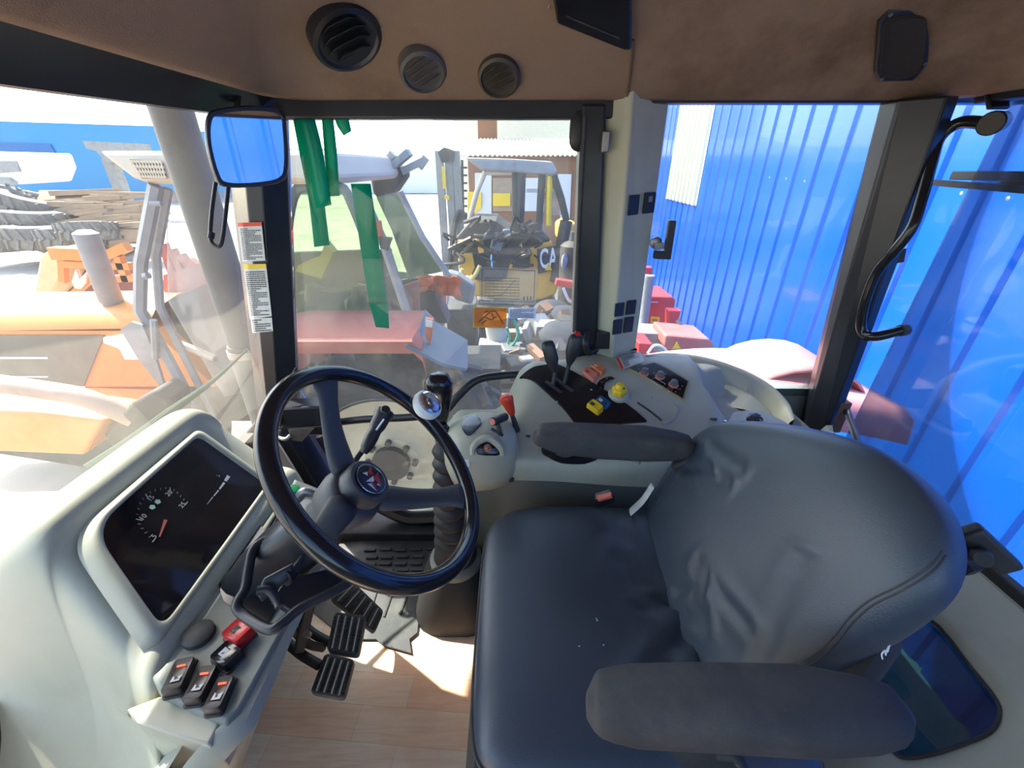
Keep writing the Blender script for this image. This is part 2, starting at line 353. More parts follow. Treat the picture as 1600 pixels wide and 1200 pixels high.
# black header rails
YG = 1.335
b = MB()
wf = [V((-.69, 1.335, 0)), V((-.74, 1.05, 0)), V((-.80, .80, 0)), V((-.84, .5, 0)), V((-.86, .1, 0)), V((-.86, -.3, 0))]
wf = catmull(wf, 4)
rows = [[V((p.x, p.y, 1.462)) for p in wf], [V((p.x+.03, p.y-.01, 1.462)) for p in wf], [V((p.x+.06, p.y-.01, 1.50)) for p in wf], [V((min(p.x+.24, -.59), min(p.y, 1.31), 1.565)) for p in wf], [V((p.x-.04, p.y, 1.60)) for p in wf]]
b.grid(rows, cv=True); o = b.build('trim_2', M['paintblack'], smooth=30, weld=True); struct(o)
b = MB(); b.box((-.22, 1.335, 1.51), (1.1, .05, .09)); b.box((.85, 1.335, 1.54), (1.04, .05, .08)); o = b.build('trim_3', M['paintblack'], smooth=0, bevel=.006); struct(o)
b = MB(); b.box((1.175, .45, 1.515), (.05, 1.6, .05)); o = b.build('trim_4', M['paintblack'], smooth=0, bevel=.006); struct(o)
# pillars from pixel edges of the photo laid on the side plane
def pillar(us_top, vt, us_bot, vb, Ys, ext_lo=None):
    top = [PY(u, vt, y) for u, y in zip(us_top, Ys)]; bot = [PY(u, vb, y) for u, y in zip(us_bot, Ys)]
    return top, bot
def extr(a, c, z): # point on line a-c at height z
    t = (z - c.z)/(a.z - c.z); return c + (a - c)*t
def pillar_rings(top, bot, zt, zb): return [[extr(p, q, zt) for p, q in zip(top, bot)], [extr(p, q, zb) for p, q in zip(top, bot)]]
# front right pillar
top, bot = pillar((350, 375, 403, 446), 200, (397, 413, 433, 463), 600, (1.375, 1.27, 1.27, 1.335))
r = pillar_rings(top, bot, 1.56, .52); low = [V((p.x+.14, p.y-.03, .06)) for p in r[1]]
for q in r + [low]: q.append(V((q[3].x-.01, 1.38, q[3].z)))
b = MB(); b.rings([r[0], r[1], low]); o = b.build('trim_5', M['paintblack'], smooth=0, bevel=.004, weld=True); struct(o)
# black door strip left of the B post, with gasket
b = MB(); t1, b1 = PY(908, 178, 1.335), PY(893, 560, 1.335)
for (ua, ub, ya, col) in ((906, 944, 1.335, 0),):
    tp, bt = [PY(ua, 178, 1.335), PY(ub, 178, 1.335)], [PY(ua-14, 560, 1.335), PY(ub-14, 560, 1.335)]
    q = [extr(tp[0], bt[0], 1.50), extr(tp[1], bt[1], 1.50), extr(tp[1], bt[1], .06), extr(tp[0], bt[0], .06)]
    b.prism([p + V((0, -.03, 0)) for p in q], (0, .07, 0))
o = b.build('trim_6', M['paintblack'], smooth=0, bevel=.008); struct(o)
b = MB(); b.tube([PY(914, 182, 1.29), PY(903, 400, 1.29), PY(897, 560, 1.29)], .006, n=8, k=1); struct(b.build('trim_7', M['rubber']))
# side glass door frame: sill and lower left edge
GL = [PY(450, 180, YG), PY(906, 183, YG), V((.262, YG, .80)), V((.24, 1.30, .30)), V((.18, 1.28, .10)), V((-.45, 1.27, .09)), V((-.62, 1.285, .25)), PY(463, 600, YG)]
b = MB(); b.tube([V((.25, 1.275, .095)), V((-.30, 1.265, .075)), V((-.46, 1.265, .085)), V((-.62, 1.285, .22)), V((-.72, 1.315, .45))], .028, n=8); struct(b.build('trim_8', M['paintblack']))
b = MB(); b.box((-.1, 1.26, .02), (1.3, .12, .06)); struct(b.build('trim_9', M['rubber'], smooth=0, bevel=.008))
# B post, beige cover
top, bot = pillar((946, 986, 1043), 178, (929, 958, 993), 545, (1.325, 1.275, 1.345))
r = pillar_rings(top, bot, 1.53, .78)
for q in r: q.append(V((q[2].x, 1.39, q[2].z))); q.append(V((q[0].x, 1.39, q[0].z)))
b = MB(); b.rings(r); o = b.build('trim_10', M['beige'], smooth=0, bevel=.007, bseg=3); struct(o)
BP_top, BP_bot = top, bot
# rear right pillar (black) and its sunlit inner edge
top, bot = pillar((1373, 1402, 1476), 165, (1252, 1262, 1300), 650, (1.35, 1.28, 1.21))
r = pillar_rings(top, bot, 1.505, .45)
for q in r: q.append(V((q[2].x+.04, 1.22, q[2].z))); q.append(V((q[2].x+.02, 1.37, q[2].z)))
b = MB(); b.rings(r); o = b.build('trim_11', M['paintblack'], smooth=0, bevel=.006, weld=True); struct(o)
DP = r
# body panels under the rear quarter window and behind the seat
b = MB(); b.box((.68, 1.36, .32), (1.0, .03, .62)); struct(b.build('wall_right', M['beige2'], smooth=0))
# rear lower panel, beige, with a glazed opening
XR = 1.16
o3 = [(1510, 905), (1600, 985)]
A1, A2 = V((XR, 1.25, .46)), V((XR, -.25, .46))
# sloping sill panel: outer edge at the window seal, inner edge forward and lower; opening corners from the photo
def onpanel(u, v): return PP(u, v, V((XR, .5, .455)), V((-.55, 0, .835)))
PN = V((-.55, 0, .835)).normalized()
hole_px = [(1290, 965), (1340, 935), (1443, 958), (1520, 1045), (1556, 1092), (1560, 1118), (1545, 1142), (1505, 1160), (1455, 1176), (1415, 1181), (1392, 1170), (1330, 1120), (1270, 1040)]
H = [onpanel(*p) for p in hole_px]
H = catmull(H, 4, True)
cH = sum(H, V((0,0,0)))/len(H)
def sq(p, x0, x1, y0, y1):
    # project outward from hole centre to rectangle in panel coordinates (X, Y)
    d = V((p.x - cH.x, p.y - cH.y)); ts = []
    if d.x > 1e-6: ts.append((x1-cH.x)/d.x)
    if d.x < -1e-6: ts.append((x0-cH.x)/d.x)
    if d.y > 1e-6: ts.append((y1-cH.y)/d.y)
    if d.y < -1e-6: ts.append((y0-cH.y)/d.y)
    t = min(ts); X, Y = cH.x+d.x*t, cH.y+d.y*t
    z = .455 + (X-XR)*.55/.835
    return V((X, Y, z))
outer = [sq(p, .62, XR, -.3, 1.3) for p in H]
lip = [p + (p-cH).normalized()*.035 for p in H]
inn = [p - PN*.012 for p in H]; inn2 = [p - PN*.035 for p in H]
b = MB(); b.grid([outer, [l + PN*.004 for l in lip], [p + (p-cH).normalized()*.022 + PN*.003 for p in H], [p for p in inn], inn2], cu=True)
b.add([V((XR, -.3, .455)), V((XR, 1.3, .455)), V((XR+.03, 1.3, .455)), V((XR+.03, -.3, .455))], [(0,1,2,3)])
o = b.build('wall_rear', M['beige'], smooth=35, weld=True); struct(o)
b = MB(); b.prism([p - PN*.03 for p in H], -PN*.004); struct(b.build('window_5', M['g_dark']))
b = MB(); b.tube([p - PN*.008 for p in H], .004, n=6, k=1, closed=True); struct(b.build('trim_12', M['rubber']))
# rear window sill seal
b = MB(); b.bar(V((XR+.02, -.3, .468)), V((XR+.02, 1.25, .468)), .022, .035); struct(b.build('trim_13', M['rubber'], bevel=.004))
# small step plate seen through the lower rear pane
# glass
b = MB(); b.prism(GL, (0, .005, 0)); struct(b.build('window_2', M['g_side'], smooth=0))
q = [PY(1043, 168, 1.345), PY(1378, 165, 1.345), V((1.12, 1.345, .6)), V((.43, 1.345, .6))]
b = MB(); b.prism([V((p.x, 1.345, p.z)) for p in q], (0, .005, 0)); struct(b.build('window_3', M['g_rear'], smooth=0))
b = MB(); b.prism([V((1.20, 1.2, 1.52)), V((1.20, -.3, 1.52)), V((1.20, -.3, .46)), V((1.20, 1.24, .46))], (.005, 0, 0)); struct(b.build('window_4', M['g_rear'], smooth=0))
# windscreen: curved, from the header down and forward to the bonnet
def wsx(y, z): # windscreen surface
    base = -.70 - .19*(1 - ((y+.3)/1.65)**2 if y > -.3 else 1)
    return base - (1.47 - z)*.17
ys = [1.36, 1.25, 1.1, .9, .7, .5, .3, .1, -.1, -.3]; zs = [1.47, 1.2, .95, .75, .62]
b = MB(); b.grid([[V((wsx(y, z), y, z)) for y in ys] for z in zs]); o = b.build('window_1', M['g_front'], smooth=60); struct(o)
# green glass edge / seal between upper and lower windscreen panes
e = [PX(388, 545, -.87), PX(330, 597, -.93), PX(270, 640, -.98), PX(205, 690, -1.03), PX(140, 735, -1.08)]
b = MB(); b.tube(e, [.003, .007, .012, .016, .020], n=8); struct(b.build('trim_14', mat('green_glass_edge', (.03, .05, .035), .9, var=.4, scale=20)))
b = MB(); b.grid([[p for p in catmull(e, 4)], [p + V((0, .05, -.30)) for p in catmull(e, 4)]]); struct(b.build('window_6', M['g_front']))
b = MB(); b.tube([PY(455, 600, 1.30), PY(380, 690, 1.26), PY(330, 760, 1.2)], .012, n=8); struct(b.build('trim_15', M['paintblack']))

# unseen left side added behind the camera to dim the dash: panel, posts, glass
b = MB(); b.box((.27, -.42, .42), (2.0, .04, .95)); struct(b.build('wall_left_added', M['beige2'], smooth=0))
b = MB(); b.bar(V((-.80, -.42, .8)), V((-.66, -.42, 1.62)), .09, .06); struct(b.build('trim_left_added_front', M['paintblack'], smooth=0))
b = MB(); b.bar(V((.35, -.42, .8)), V((.35, -.42, 1.62)), .12, .06); b.bar(V((1.15, -.42, .8)), V((1.15, -.42, 1.62)), .12, .08); struct(b.build('trim_left_added_rear', M['paintblack'], smooth=0))
b = MB(); b.box((.27, -.42, 1.2), (1.9, .005, .66)); struct(b.build('window_left_added', M['g_rear'], smooth=0))
# ================================================================== OUTSIDE: ground and blue wall
GZ = -1.15
b = MB(); b.box((-10, 30, GZ-.1), (120, 100, .2)); struct(b.build('ground', M['ground'], smooth=0))
def bwx(y): return 2.2 + .068*y
b = MB(); rows = [[], []]; y = -2.5; per = .30
prof_c = [(0, 0), (.215, 0), (.235, .02), (.275, .02), (.295, 0)]
while y < 11.0:
    for dy, dx in prof_c:
        for r_, z in zip(rows, (GZ, 5.2)): r_.append(V((bwx(y+dy) + dx, y+dy, z)))
    y += per
b.grid(rows); bw = b.build('wall_blue', M['bluewall'], smooth=0, solid=.01); struct(bw); bw.name = 'wall_outer'
b = MB(); y = 6.42; rows = [[], []]
while y < 7.85:
    for dy, dx in ((0, -.012), (.05, -.012), (.07, -.045), (.13, -.045), (.15, -.012)):
        zlow = 1.35 + .20
        for r_, z in zip(rows, (PX(1075, 318, 2.66).z, 5.2)): r_.append(V((bwx(y+dy) + dx, y+dy, z)))
    y += .20
b.grid(rows); o = tag(b.build('cream_panel', M['creamwall'], smooth=0, solid=.006), 'cream corrugated panel fixed high on the blue sheet-metal wall', 'panel'); centre_origin(o)
for (u, v), w_ in zip(((1204, 277), (1230, 279), (1259, 283), (1505, 302), (1578, 310)), ('leftmost of three seen through the quarter window', 'middle of three seen through the quarter window', 'rightmost of three seen through the quarter window', 'left one of two below the rear wiper', 'right one of two below the rear wiper')):
    d = ray(u, v); t = 2.2/(d.x - .068*d.y); p = CAM + d*t; b = MB(); b.lathe([(.012, 0), (.010, .006), (.001, .008)], p + V((-.004, 0, 0)), (-1, 0, 0), n=10)
    o = tag(b.build('bolt_head', M['steel']), 'small shiny bolt head on the blue wall, ' + w_, 'bolt', 'bolt heads on the blue wall'); centre_origin(o)
# ================================================================== OUTSIDE: machines and yard
def poly(b, pts, Y, th): # outline in the photo, standing on a plane Y, thickness away from the camera
    return b.prism([PY(u, v, Y) for u, v in pts], (0, th, 0))
def tube2(b, pts, r, n=8, k=1): return b.tube([PY(u, v, Y) for u, v, Y in pts], r, n=n, k=k)
GZ = -1.15
# --- own exhaust stack
T = thing('exhaust_stack', 'wide upright sooty grey exhaust stack outside the windscreen, left of the mirror', 'exhaust', (-1.13, 1.66, -.2))
pa, pb_ = PT(266, 172, 1.36), PT(357, 548, 1.62); pb_ = V((pa.x, pa.y, pb_.z)); ex_ = V((pa.x, pa.y, 0))
e0 = PT(268, 172, 1.42); X0, Y0 = e0.x, e0.y
b = MB(); b.cyl(V((X0, Y0, .55)), V((X0, Y0, 1.95)), .066, .066, 32); b.build('upper_pipe', M['exh'], T)
b = MB(); b.lathe([(.071, 0), (.075, .02), (.075, 1.0), (.071, 1.02)], V((X0, Y0, -.35)), (0, 0, 1), 32); b.build('lower_pipe', M['exh'], T)
b = MB(); b.lathe([(.079, 0), (.079, .03)], V((X0, Y0, .62)), (0, 0, 1), 32); b.build('pipe_clamp', M['steel'], T)
# --- own right rear mudguard
T = thing('rear_mudguard', 'faded pink curved mudguard outside the rear quarter window, behind the storage tray', 'mudguard', (1.1, 1.5, .5))
R = []
for x in [i/14 for i in range(15)]:
    X = .55 + 1.05*x; zt = .46 + .10*math.sin(math.pi*min(1, max(0, x*.85+.12)))
    R.append([V((X, 1.39, zt-.12)), V((X, 1.41, zt-.02)), V((X, 1.46, zt)), V((X, 1.7, zt-.01)), V((X, 1.95, zt-.03)), V((X, 1.97, zt-.1))])
b = MB(); b.grid(R); b.build('mudguard_shell', M['pink'], T, smooth=60, solid=.01)
b = MB(); R = []
for i in range(11):
    a = math.pi*i/10; R.append([V((1.25 + .26*math.cos(a), y, .46 + .15*math.sin(a))) for y in (1.55, 1.60, 1.85, 1.9)])
b.grid(R); b.build('mudguard_bulge', M['pink'], T, smooth=60, solid=.01)
# --- neighbouring orange tractor
T = thing('tractor', 'faded orange and red tractor with a pale roof parked alongside, its bonnet at the left', 'tractor', (-1.8, 3.3, GZ))
YH = 2.75
b = MB(); hs = [(u, 517) for u in (0,)]
hx0, hx1 = -4.9, PY(238, 517, YH).x; hz = PY(100, 517, YH).z
R = []
for X, dz in ((hx0, -.02), (-4.5, 0), (-3.6, .0), (hx1, .02)):
    R.append([V((X, YH, hz+dz)), V((X, YH+.02, hz+dz+.05)), V((X, YH+.10, hz+dz+.11)), V((X, YH+.35, hz+dz+.15)), V((X, YH+.62, hz+dz+.11)), V((X, YH+.72, hz+dz))])
b.grid(R); b.build('bonnet', M['orange'], T, smooth=60)
zb = PY(100, 604, YH).z
b = MB(); b.prism([V((hx0, YH, hz)), V((hx1, YH, hz)), V((hx1+.3, YH, zb)), V((hx0, YH, zb))], (0, .72, 0)); b.build('side_panel', M['orange'], T, smooth=0)
b = MB(); gq = [(-40, 524), (162, 524), (130, 604), (-40, 604)]; poly(b, gq, YH-.012, .012); g_ = b.build('side_grille', mat('dusty_mesh', (.16, .15, .11), .8, var=.3, scale=9), T, smooth=0)
b = MB()
for v0, v1 in ((558, 561), (588, 590)): poly(b, [(-40, v0), (75, v0), (75, v1), (-40, v1)], YH-.018, .006)
b.build('grille_strip', M['offwhite'], g_, smooth=0)
b = MB(); poly(b, [(160, 527), (190, 522), (232, 527), (245, 540), (248, 562), (195, 562), (186, 545), (162, 536)], YH-.008, .008); b.build('white_decal', M['white'], T, smooth=0)
b = MB(); poly(b, [(130, 606), (285, 610), (300, 650), (110, 640)], YH+.04, .05); b.build('lower_panel', M['orange'], T, smooth=0)
b = MB(); poly(b, [(-60, 625), (200, 640), (330, 660), (330, 760), (-60, 700)], YH+.25, .3); b.build('engine_block', M['dark'], T, smooth=0)
b = MB(); b.tube([PY(-70, 590, 2.2), PY(60, 608, 2.2), PY(135, 622, 2.2), PY(210, 655, 2.25)], .055, n=16, k=4); b.build('side_pipe', mat('pale_pipe', (.42, .30, .22), .7, var=.15, dirt=(.25,.15,.1)), T)
b = MB(); poly(b, [(205, 630), (240, 610), (265, 628), (270, 700), (190, 720), (160, 680)], 2.2, .2); b.build('axle_housing', M['dark'], T, bevel=.02)
b = MB(); b.lathe([(.045, 0), (.05, .02), (.05, .10), (.07, .14), (.07, .60), (.04, .62)], PY(185, 498, 2.95), PY(152, 412, 2.95) - PY(185, 498, 2.95), 20); b.build('exhaust', M['grey'], T)
# cab
CY = 2.55
b = MB(); b.tube([PY(243, 290, CY), PY(220, 410, CY), PY(219, 485, CY), PY(262, 560, CY), PY(332, 690, CY)], .035, n=6, k=1); b.tube([PY(262, 295, CY+.05), PY(244, 400, CY+.05), PY(250, 480, CY+.05), PY(300, 580, CY+.05), PY(350, 680, CY+.05)], .025, n=6, k=1); b.build('windscreen_post', M['grey'], T, smooth=30)
for hp_, hr in ((((232, 430), (226, 432)), .022), (((252, 318), (235, 318)), .014), (((243, 560), (240, 500)), .02)): b = MB(); b.tube([PY(*q, CY-.05) for q in hp_], hr, n=6, k=1); b.build('hinge_bracket', M['grey'], T)
b = MB(); poly(b, [(188, 515), (205, 503), (222, 508), (238, 545), (262, 620), (215, 560)], CY-.06, .02); b.build('rear_view_mirror', M['grey'], T, smooth=0)
rf = [(185, 239), (345, 232), (560, 238), (556, 290), (215, 290), (205, 270)]
b = MB(); zt = PY(250, 236, CY).z; zl = PY(250, 288, CY).z; xa, xb = PY(205, 280, CY).x, PY(520, 280, CY).x
b.rings([[V((x, y, z)) for x, y in ((xa+.1, CY), (xb, CY), (xb, CY+1.35), (xa+.1, CY+1.35))] for z in (zl,)] + [[V((x, y, z)) for x, y in ((xa+.04, CY-.04), (xb+.04, CY-.04), (xb+.04, CY+1.4), (xa+.04, CY+1.4))] for z in (zl+.03,)] + [[V((x, y, zt)) for x, y in ((xa-.12, CY-.01), (xb, CY-.01), (xb, CY+1.36), (xa-.12, CY+1.36))]]); b.build('cab_roof', M['beigeroof'], T, smooth=0, bevel=.02)
b = MB(); poly(b, [(202, 249), (252, 252), (260, 279), (222, 279)], CY-.045, .01); g_ = b.build('roof_grille', M['dark'], T, smooth=0)
b = MB()
for k in range(4): a = 252+k*8; b.bar(PY(203+k*5, a, CY-.055), PY(254+k*2, a+1, CY-.055), .008, .012)
for k in range(10): b.bar(PY(206+k*5, 251, CY-.058), PY(222+k*4, 278, CY-.058), .006, .006)
b.build('grille_bar', M['beigeroof'], g_, smooth=0)
b = MB(); b.prism([V((xa+.12, CY+.02, zt-.9)), V((xb-.05, CY+.02, zt-.9)), V((xb-.05, CY+.02, zl)), V((xa+.12, CY+.02, zl))][0:0] or [PY(260, 300, CY+.1), PY(440, 300, CY+.1), PY(445, 600, CY+.1), PY(350, 620, CY+.1), PY(262, 470, CY+.1)], (0, .01, 0)); b.build('front_side_window', M['g_clear'], T, smooth=0)
b = MB(); poly(b, [(262, 470), (330, 440), (400, 470), (410, 640), (350, 650), (285, 560)], CY+.35, .3); b.build('cab_interior', M['dark'], T, smooth=0)
b = MB(); poly(b, [(255, 430), (330, 405), (345, 470), (258, 482)], CY+.65, .05); b.build('seat_back', M['redpaint'], T, smooth=0)
b = MB(); b.tube([PY(275, 535, CY+.1), PY(300, 545, CY+.1), PY(335, 560, CY+.1)], .025, n=8); b.build('hand_rail', M['beigeroof'], T)
b = MB()
YG2 = 2.62
gp = [(452, 470), (448, 400), (452, 340), (462, 300), (480, 292), (530, 292), (548, 315), (580, 400), (602, 470), (605, 500), (560, 508), (470, 505), (455, 492)]
b.prism([PY(u, v, YG2) for u, v in gp], (0, .008, 0)); b.build('door_glass', M['g_green'], T, smooth=0)
b = MB(); b.tube([PY(u, v, YG2-.01) for u, v in gp], .028, n=8, k=3, closed=True); b.build('door_frame', mat('dark_green_grey', (.10, .12, .10), .6, var=.3), T)
b = MB(); b.tube([PY(560, 292, YG2), PY(600, 380, YG2), PY(640, 500, YG2)], .03, n=6, k=1); b.tube([PY(625, 300, YG2), PY(660, 370, YG2), PY(700, 430, YG2)], .02, n=6, k=1); b.build('rear_post', M['grey'], T)
b = MB(); b.prism([PY(u, v, YG2+.05) for u, v in ((580, 310), (624, 305), (690, 425), (640, 435), (612, 440))], (0, .008, 0)); b.build('rear_side_window', M['g_green'], T, smooth=0)
b = MB(); poly(b, [(450, 505), (700, 505), (670, 440), (600, 432), (600, 470), (450, 490)], YG2+.5, .2); b.build('cab_lower_rear', M['dark'], T, smooth=0)
b = MB(); poly(b, [(445, 395), (610, 390), (612, 505), (445, 505)], YG2+.85, .05); b.build('far_door_panel', mat('olive_panel', (.12, .12, .08), .8, var=.3), T, smooth=0)
b = MB(); poly(b, [(462, 460), (560, 455), (560, 490), (465, 495)], YG2+.35, .1); b.tube([PY(490, 452, YG2+.3), PY(575, 455, YG2+.3)], .02); b.tube([PY(490, 445, YG2+.3), PY(487, 470, YG2+.3)], .05); b.tube([PY(560, 445, YG2+.3), PY(562, 480, YG2+.3)], .05); b.build('seat_frame', mat('dark_green_seat', (.08, .11, .07), .7), T)
b = MB(); poly(b, [(465, 415), (500, 400), (508, 380), (520, 395), (502, 436), (462, 424)], YG2+.6, .1); b.build('yellow_part', M['yellow'], T)
b = MB(); poly(b, [(543, 465), (570, 455), (573, 445), (560, 443), (552, 460), (538, 470), (540, 488)], YG2+.3, .01); b.build('paper_sheet', M['white'], T, smooth=0)
b = MB(); b.tube([PY(588, 345, YG2-.02), PY(592, 372, YG2-.02)], .03, n=8, k=1); b.build('side_lamp', M['orangesw'], T)
b = MB(); poly(b, [(592, 370), (612, 372), (605, 392), (594, 388)], YG2-.06, .03); b.build('bracket', M['dark'], T)
# rear mudguard (flat topped, faded red)
y0, y1 = 2.12, 2.52; zf = PY(560, 530, y0).z; xl, xr = PY(430, 530, y0).x, PY(652, 530, y0).x
b = MB(); R = []
for y, z in ((y0, zf-.085), (y0, zf-.015), (y0+.02, zf), (y1, zf+.0), (y1+.05, zf+.02)): R.append([V((xl-.16, y, z-.1)), V((xl-.12, y, z-.02)), V((xl, y, z)), V((xr-.03, y, z)), V((xr+.015, y, z-.05)), V((xr+.03, y, z-.14))])
b.grid(R); b.build('rear_mudguard', M['redpaint'], T, smooth=30, solid=.01)
b = MB(); poly(b, [(440, 545), (520, 545), (500, 580), (470, 640), (445, 640)], 2.6, .05); b.build('mudguard_inner', M['maroon'], T, smooth=0)
WCX, WCY = PY(612, 722, 2.32), 2.32
def wheel(T, c, yo, R_, rr, w, tm, rm):
    b = MB(); P_ = [(rr, 0), (rr+.03, .0), (R_*.86, .02), (R_*.97, .06), (R_, .12), (R_, w-.1), (R_*.95, w-.03), (rr, w)]
    b.lathe([(r, h) for r, h in P_], V((c.x, yo, c.z)), (0, 1, 0), 48, False); ty = b.build('tyre', tm, T, smooth=50)
    b = MB()
    for i in range(22):
        a = 2*math.pi*i/22
        for s in (0, 1):
            a1 = a + s*math.pi/22; y_0, y_1 = (yo+.05, yo+w*.5) if s == 0 else (yo+w-.05, yo+w*.5)
            p = V((c.x + math.cos(a1)*R_*1.0, y_0, c.z + math.sin(a1)*R_*1.0)); q = V((c.x + math.cos(a1+.18)*R_*1.02, y_1, c.z + math.sin(a1+.18)*R_*1.02)); b.bar(p, q, .04, .05, up=(math.cos(a1), 0, math.sin(a1)))
    b.build('tyre_lugs', tm, ty, smooth=0)
    b = MB(); b.lathe([(rr+.02, -.01), (rr+.02, .02), (rr-.03, .03), (rr-.05, .05), (rr*.55, .07), (rr*.42, .05), (rr*.38, .03), (.001, .03)], V((c.x, yo-.0, c.z)), (0, 1, 0), 48, False); rim = b.build('rim', rm, T, smooth=40)
    b = MB(); b.lathe([(rr*.26, -.02), (rr*.26, .05)], V((c.x, yo, c.z)), (0, 1, 0), 24); b.build('hub', M['darksteel'], rim)
    for i in range(8):
        a = 2*math.pi*i/8; b = MB(); b.lathe([(.022, -.005), (.022, .03)], V((c.x + math.cos(a)*rr*.33, yo-.0, c.z + math.sin(a)*rr*.33)), (0, 1, 0), 8); b.build('wheel_bolt', M['darksteel'], rim, smooth=20)
wheel(T, WCX, 2.30, .80, .50, .45, M['tyre'], M['cream'])
b = MB(); b.box((-1.6, 3.3, -.35), (3.0, .5, .5)); b.build('chassis', M['dark'], T, smooth=0)
b = MB(); b.prism([PY(u, v, 2.15) for u, v in ((-60, 640), (60, 648), (160, 660), (130, 712), (-60, 704))], (0, .3, 0)); b.build('front_weight', M['orange'], T, smooth=0, bevel=.02)
# things leaning on it
b = MB(); poly(b, [(631, 446), (655, 438), (656, 500), (631, 504)], 2.66, .02); o = tag(b.build('maroon_plate', M['maroon'], smooth=0), 'upright maroon steel plate standing on the red mudguard outside', 'plate'); centre_origin(o)
b = MB(); b.prism([PY(u, v, y) for u, v, y in ((662, 486, 2.5), (668, 500, 2.45), (728, 535, 2.35), (728, 580, 2.15), (690, 572, 2.1), (632, 542, 2.1), (655, 535, 2.2), (652, 520, 2.25))], (.01, .012, .01)); o = tag(b.build('bent_metal_sheet', M['sheet'], smooth=0), 'pale blue-grey bent metal sheet hanging off the end of the red mudguard', 'sheet'); centre_origin(o)
b = MB(); b.prism([PY(u, v, 2.2) for u, v in ((664, 497), (676, 500), (675, 525), (671, 540), (664, 525))], (0, .03, 0)); o = tag(b.build('indicator_lamp', M['orangesw'], smooth=0, bevel=.003), 'small orange and white indicator lamp at the corner of the red mudguard', 'lamp'); 
b = MB(); b.prism([PY(u, v, 2.195) for u, v in ((665, 499), (676, 502), (675, 512), (665, 510))], (0, .006, 0)); b.build('white_lens', M['white'], o, smooth=0)
# red post and draped orange cloth
T = thing('red_linkage_post', 'worn red steel post under a crumpled bright orange cloth, behind the maroon plate', 'post', PY(680, 500, 3.2))
b = MB(); poly(b, [(658, 440), (694, 440), (690, 520), (672, 520), (660, 500)], 3.2, .2); b.build('post', M['redpaint'], T, bevel=.02)
b = MB(); rnd = random.Random(5); R = []
for i in range(9):
    R.append([PY(648 + i*9 + rnd.uniform(-3, 3), 430 + j*8 + rnd.uniform(-3, 3) + (i > 4)*(j*3+i-4), 3.05 + rnd.uniform(-.07, .07)) for j in range(4)])
b.grid(R); o = tag(b.build('orange_cloth', mat('orange_cloth', (.85, .16, .04), .8, var=.2), smooth=20, solid=.01), 'crumpled bright orange cloth thrown over the red steel post', 'cloth'); centre_origin(o)
# grey/white sacks and dark plate beside the excavator
b = MB(); b.prism([PY(u, v, 4.2) for u, v in ((696, 425), (715, 430), (742, 448), (738, 478), (712, 470), (695, 450))], (0, .2, 0)); o = tag(b.build('pale_sack', mat('sack', (.16, .17, .17), .8), smooth=0, bevel=.04, bseg=3), 'pale grey sack lying below the excavator boom', 'sack'); centre_origin(o)
b = MB(); b.prism([PZ(u, v, -1.14) for u, v in ((696, 470), (745, 475), (752, 520), (745, 600), (690, 590))], (0, 0, .25)); o = tag(b.build('dark_machine_cover', M['dark'], smooth=0, bevel=.03), 'dark ribbed machine cover on the ground between the red mudguard and the amber sticker', 'machine cover'); centre_origin(o)
b = MB(); b.bar(PY(702, 440, 3.6), PY(688, 520, 3.4), .035, .035); o = tag(b.build('pale_pole', M['beigeroof']), 'thin pale pole leaning in front of the dark machine cover', 'pole'); centre_origin(o)
# --- yellow excavator
EY = 6.4
T = thing('excavator', 'yellow mini excavator with open canopy cab, black engine parts and CAT lettering on its tail', 'excavator', PY(800, 470, EY) * 1)
T.location = (PY(800, 400, EY).x, EY+.6, GZ)
b = MB(); b.prism([PY(u, v, EY) for u, v in ((790, 420), (800, 400), (818, 388), (842, 380), (862, 376), (866, 392), (872, 420), (876, 440), (868, 462), (840, 472), (790, 470), (730, 462), (730, 440), (780, 440))], (0, 1.3, 0)); b.build('body', M['cat'], T, smooth=0, bevel=.05, bseg=3)
b = MB(); b.prism([PY(u, v, EY-.03) for u, v in ((800, 418), (806, 402), (820, 394), (828, 396), (828, 418), (815, 420))], (0, .04, 0)); b.build('side_opening', M['dark'], T, smooth=0)
b = MB(); b.prism([PY(u, v, EY-.04) for u, v in ((839, 390), (876, 383), (877, 418), (841, 428))], (0, .04, 0)); pl = b.build('logo_plate', mat('navy_plate', (.02, .03, .06), .5), T, smooth=0)
pc_ = PY(857, 404, EY-.05); u_ = V((1, 0, .06)).normalized(); w_ = V((0, 0, 1)); w_ = (w_ - u_*w_.dot(u_)).normalized()
b = MB(); b.text('CAT', .40, PY(843, 406, EY-.05), u_, w_, depth=.006, align='LEFT', off=.008); tl_ = PY(843, 406, EY-.05); b.v = [v - u_*((v-tl_).dot(u_)*.52) for v in b.v]; b.build('lettering', M['white'], pl, smooth=0)
b = MB(); b.prism([pc_ + u_*a + w_*c + V((0, -.008, 0)) for a, c in ((-.06, -.17), (.05, -.17), (.0, -.06))], (0, .006, 0)); b.build('yellow_triangle', M['yellow'], pl, smooth=0)
b = MB(); b.prism([PY(u, v, EY) for u, v in ((705, 400), (712, 372), (735, 345), (775, 345), (800, 365), (850, 362), (862, 376), (842, 382), (818, 392), (800, 408), (795, 440), (740, 438), (728, 410))], (0, 1.1, 0)); b.build('engine_bay', M['dark'], T, smooth=0, bevel=.04)
rnd = random.Random(11)
b = MB()
for i in range(26):
    u0, v0 = rnd.uniform(712, 850), rnd.uniform(345, 400); b.tube([PY(u0, v0, EY-.05), PY(u0+rnd.uniform(-25, 25), v0+rnd.uniform(-15, 15), EY-.2), PY(u0+rnd.uniform(-25, 25), v0+rnd.uniform(0, 30), EY-.08)], rnd.uniform(.012, .035), n=6, k=4)
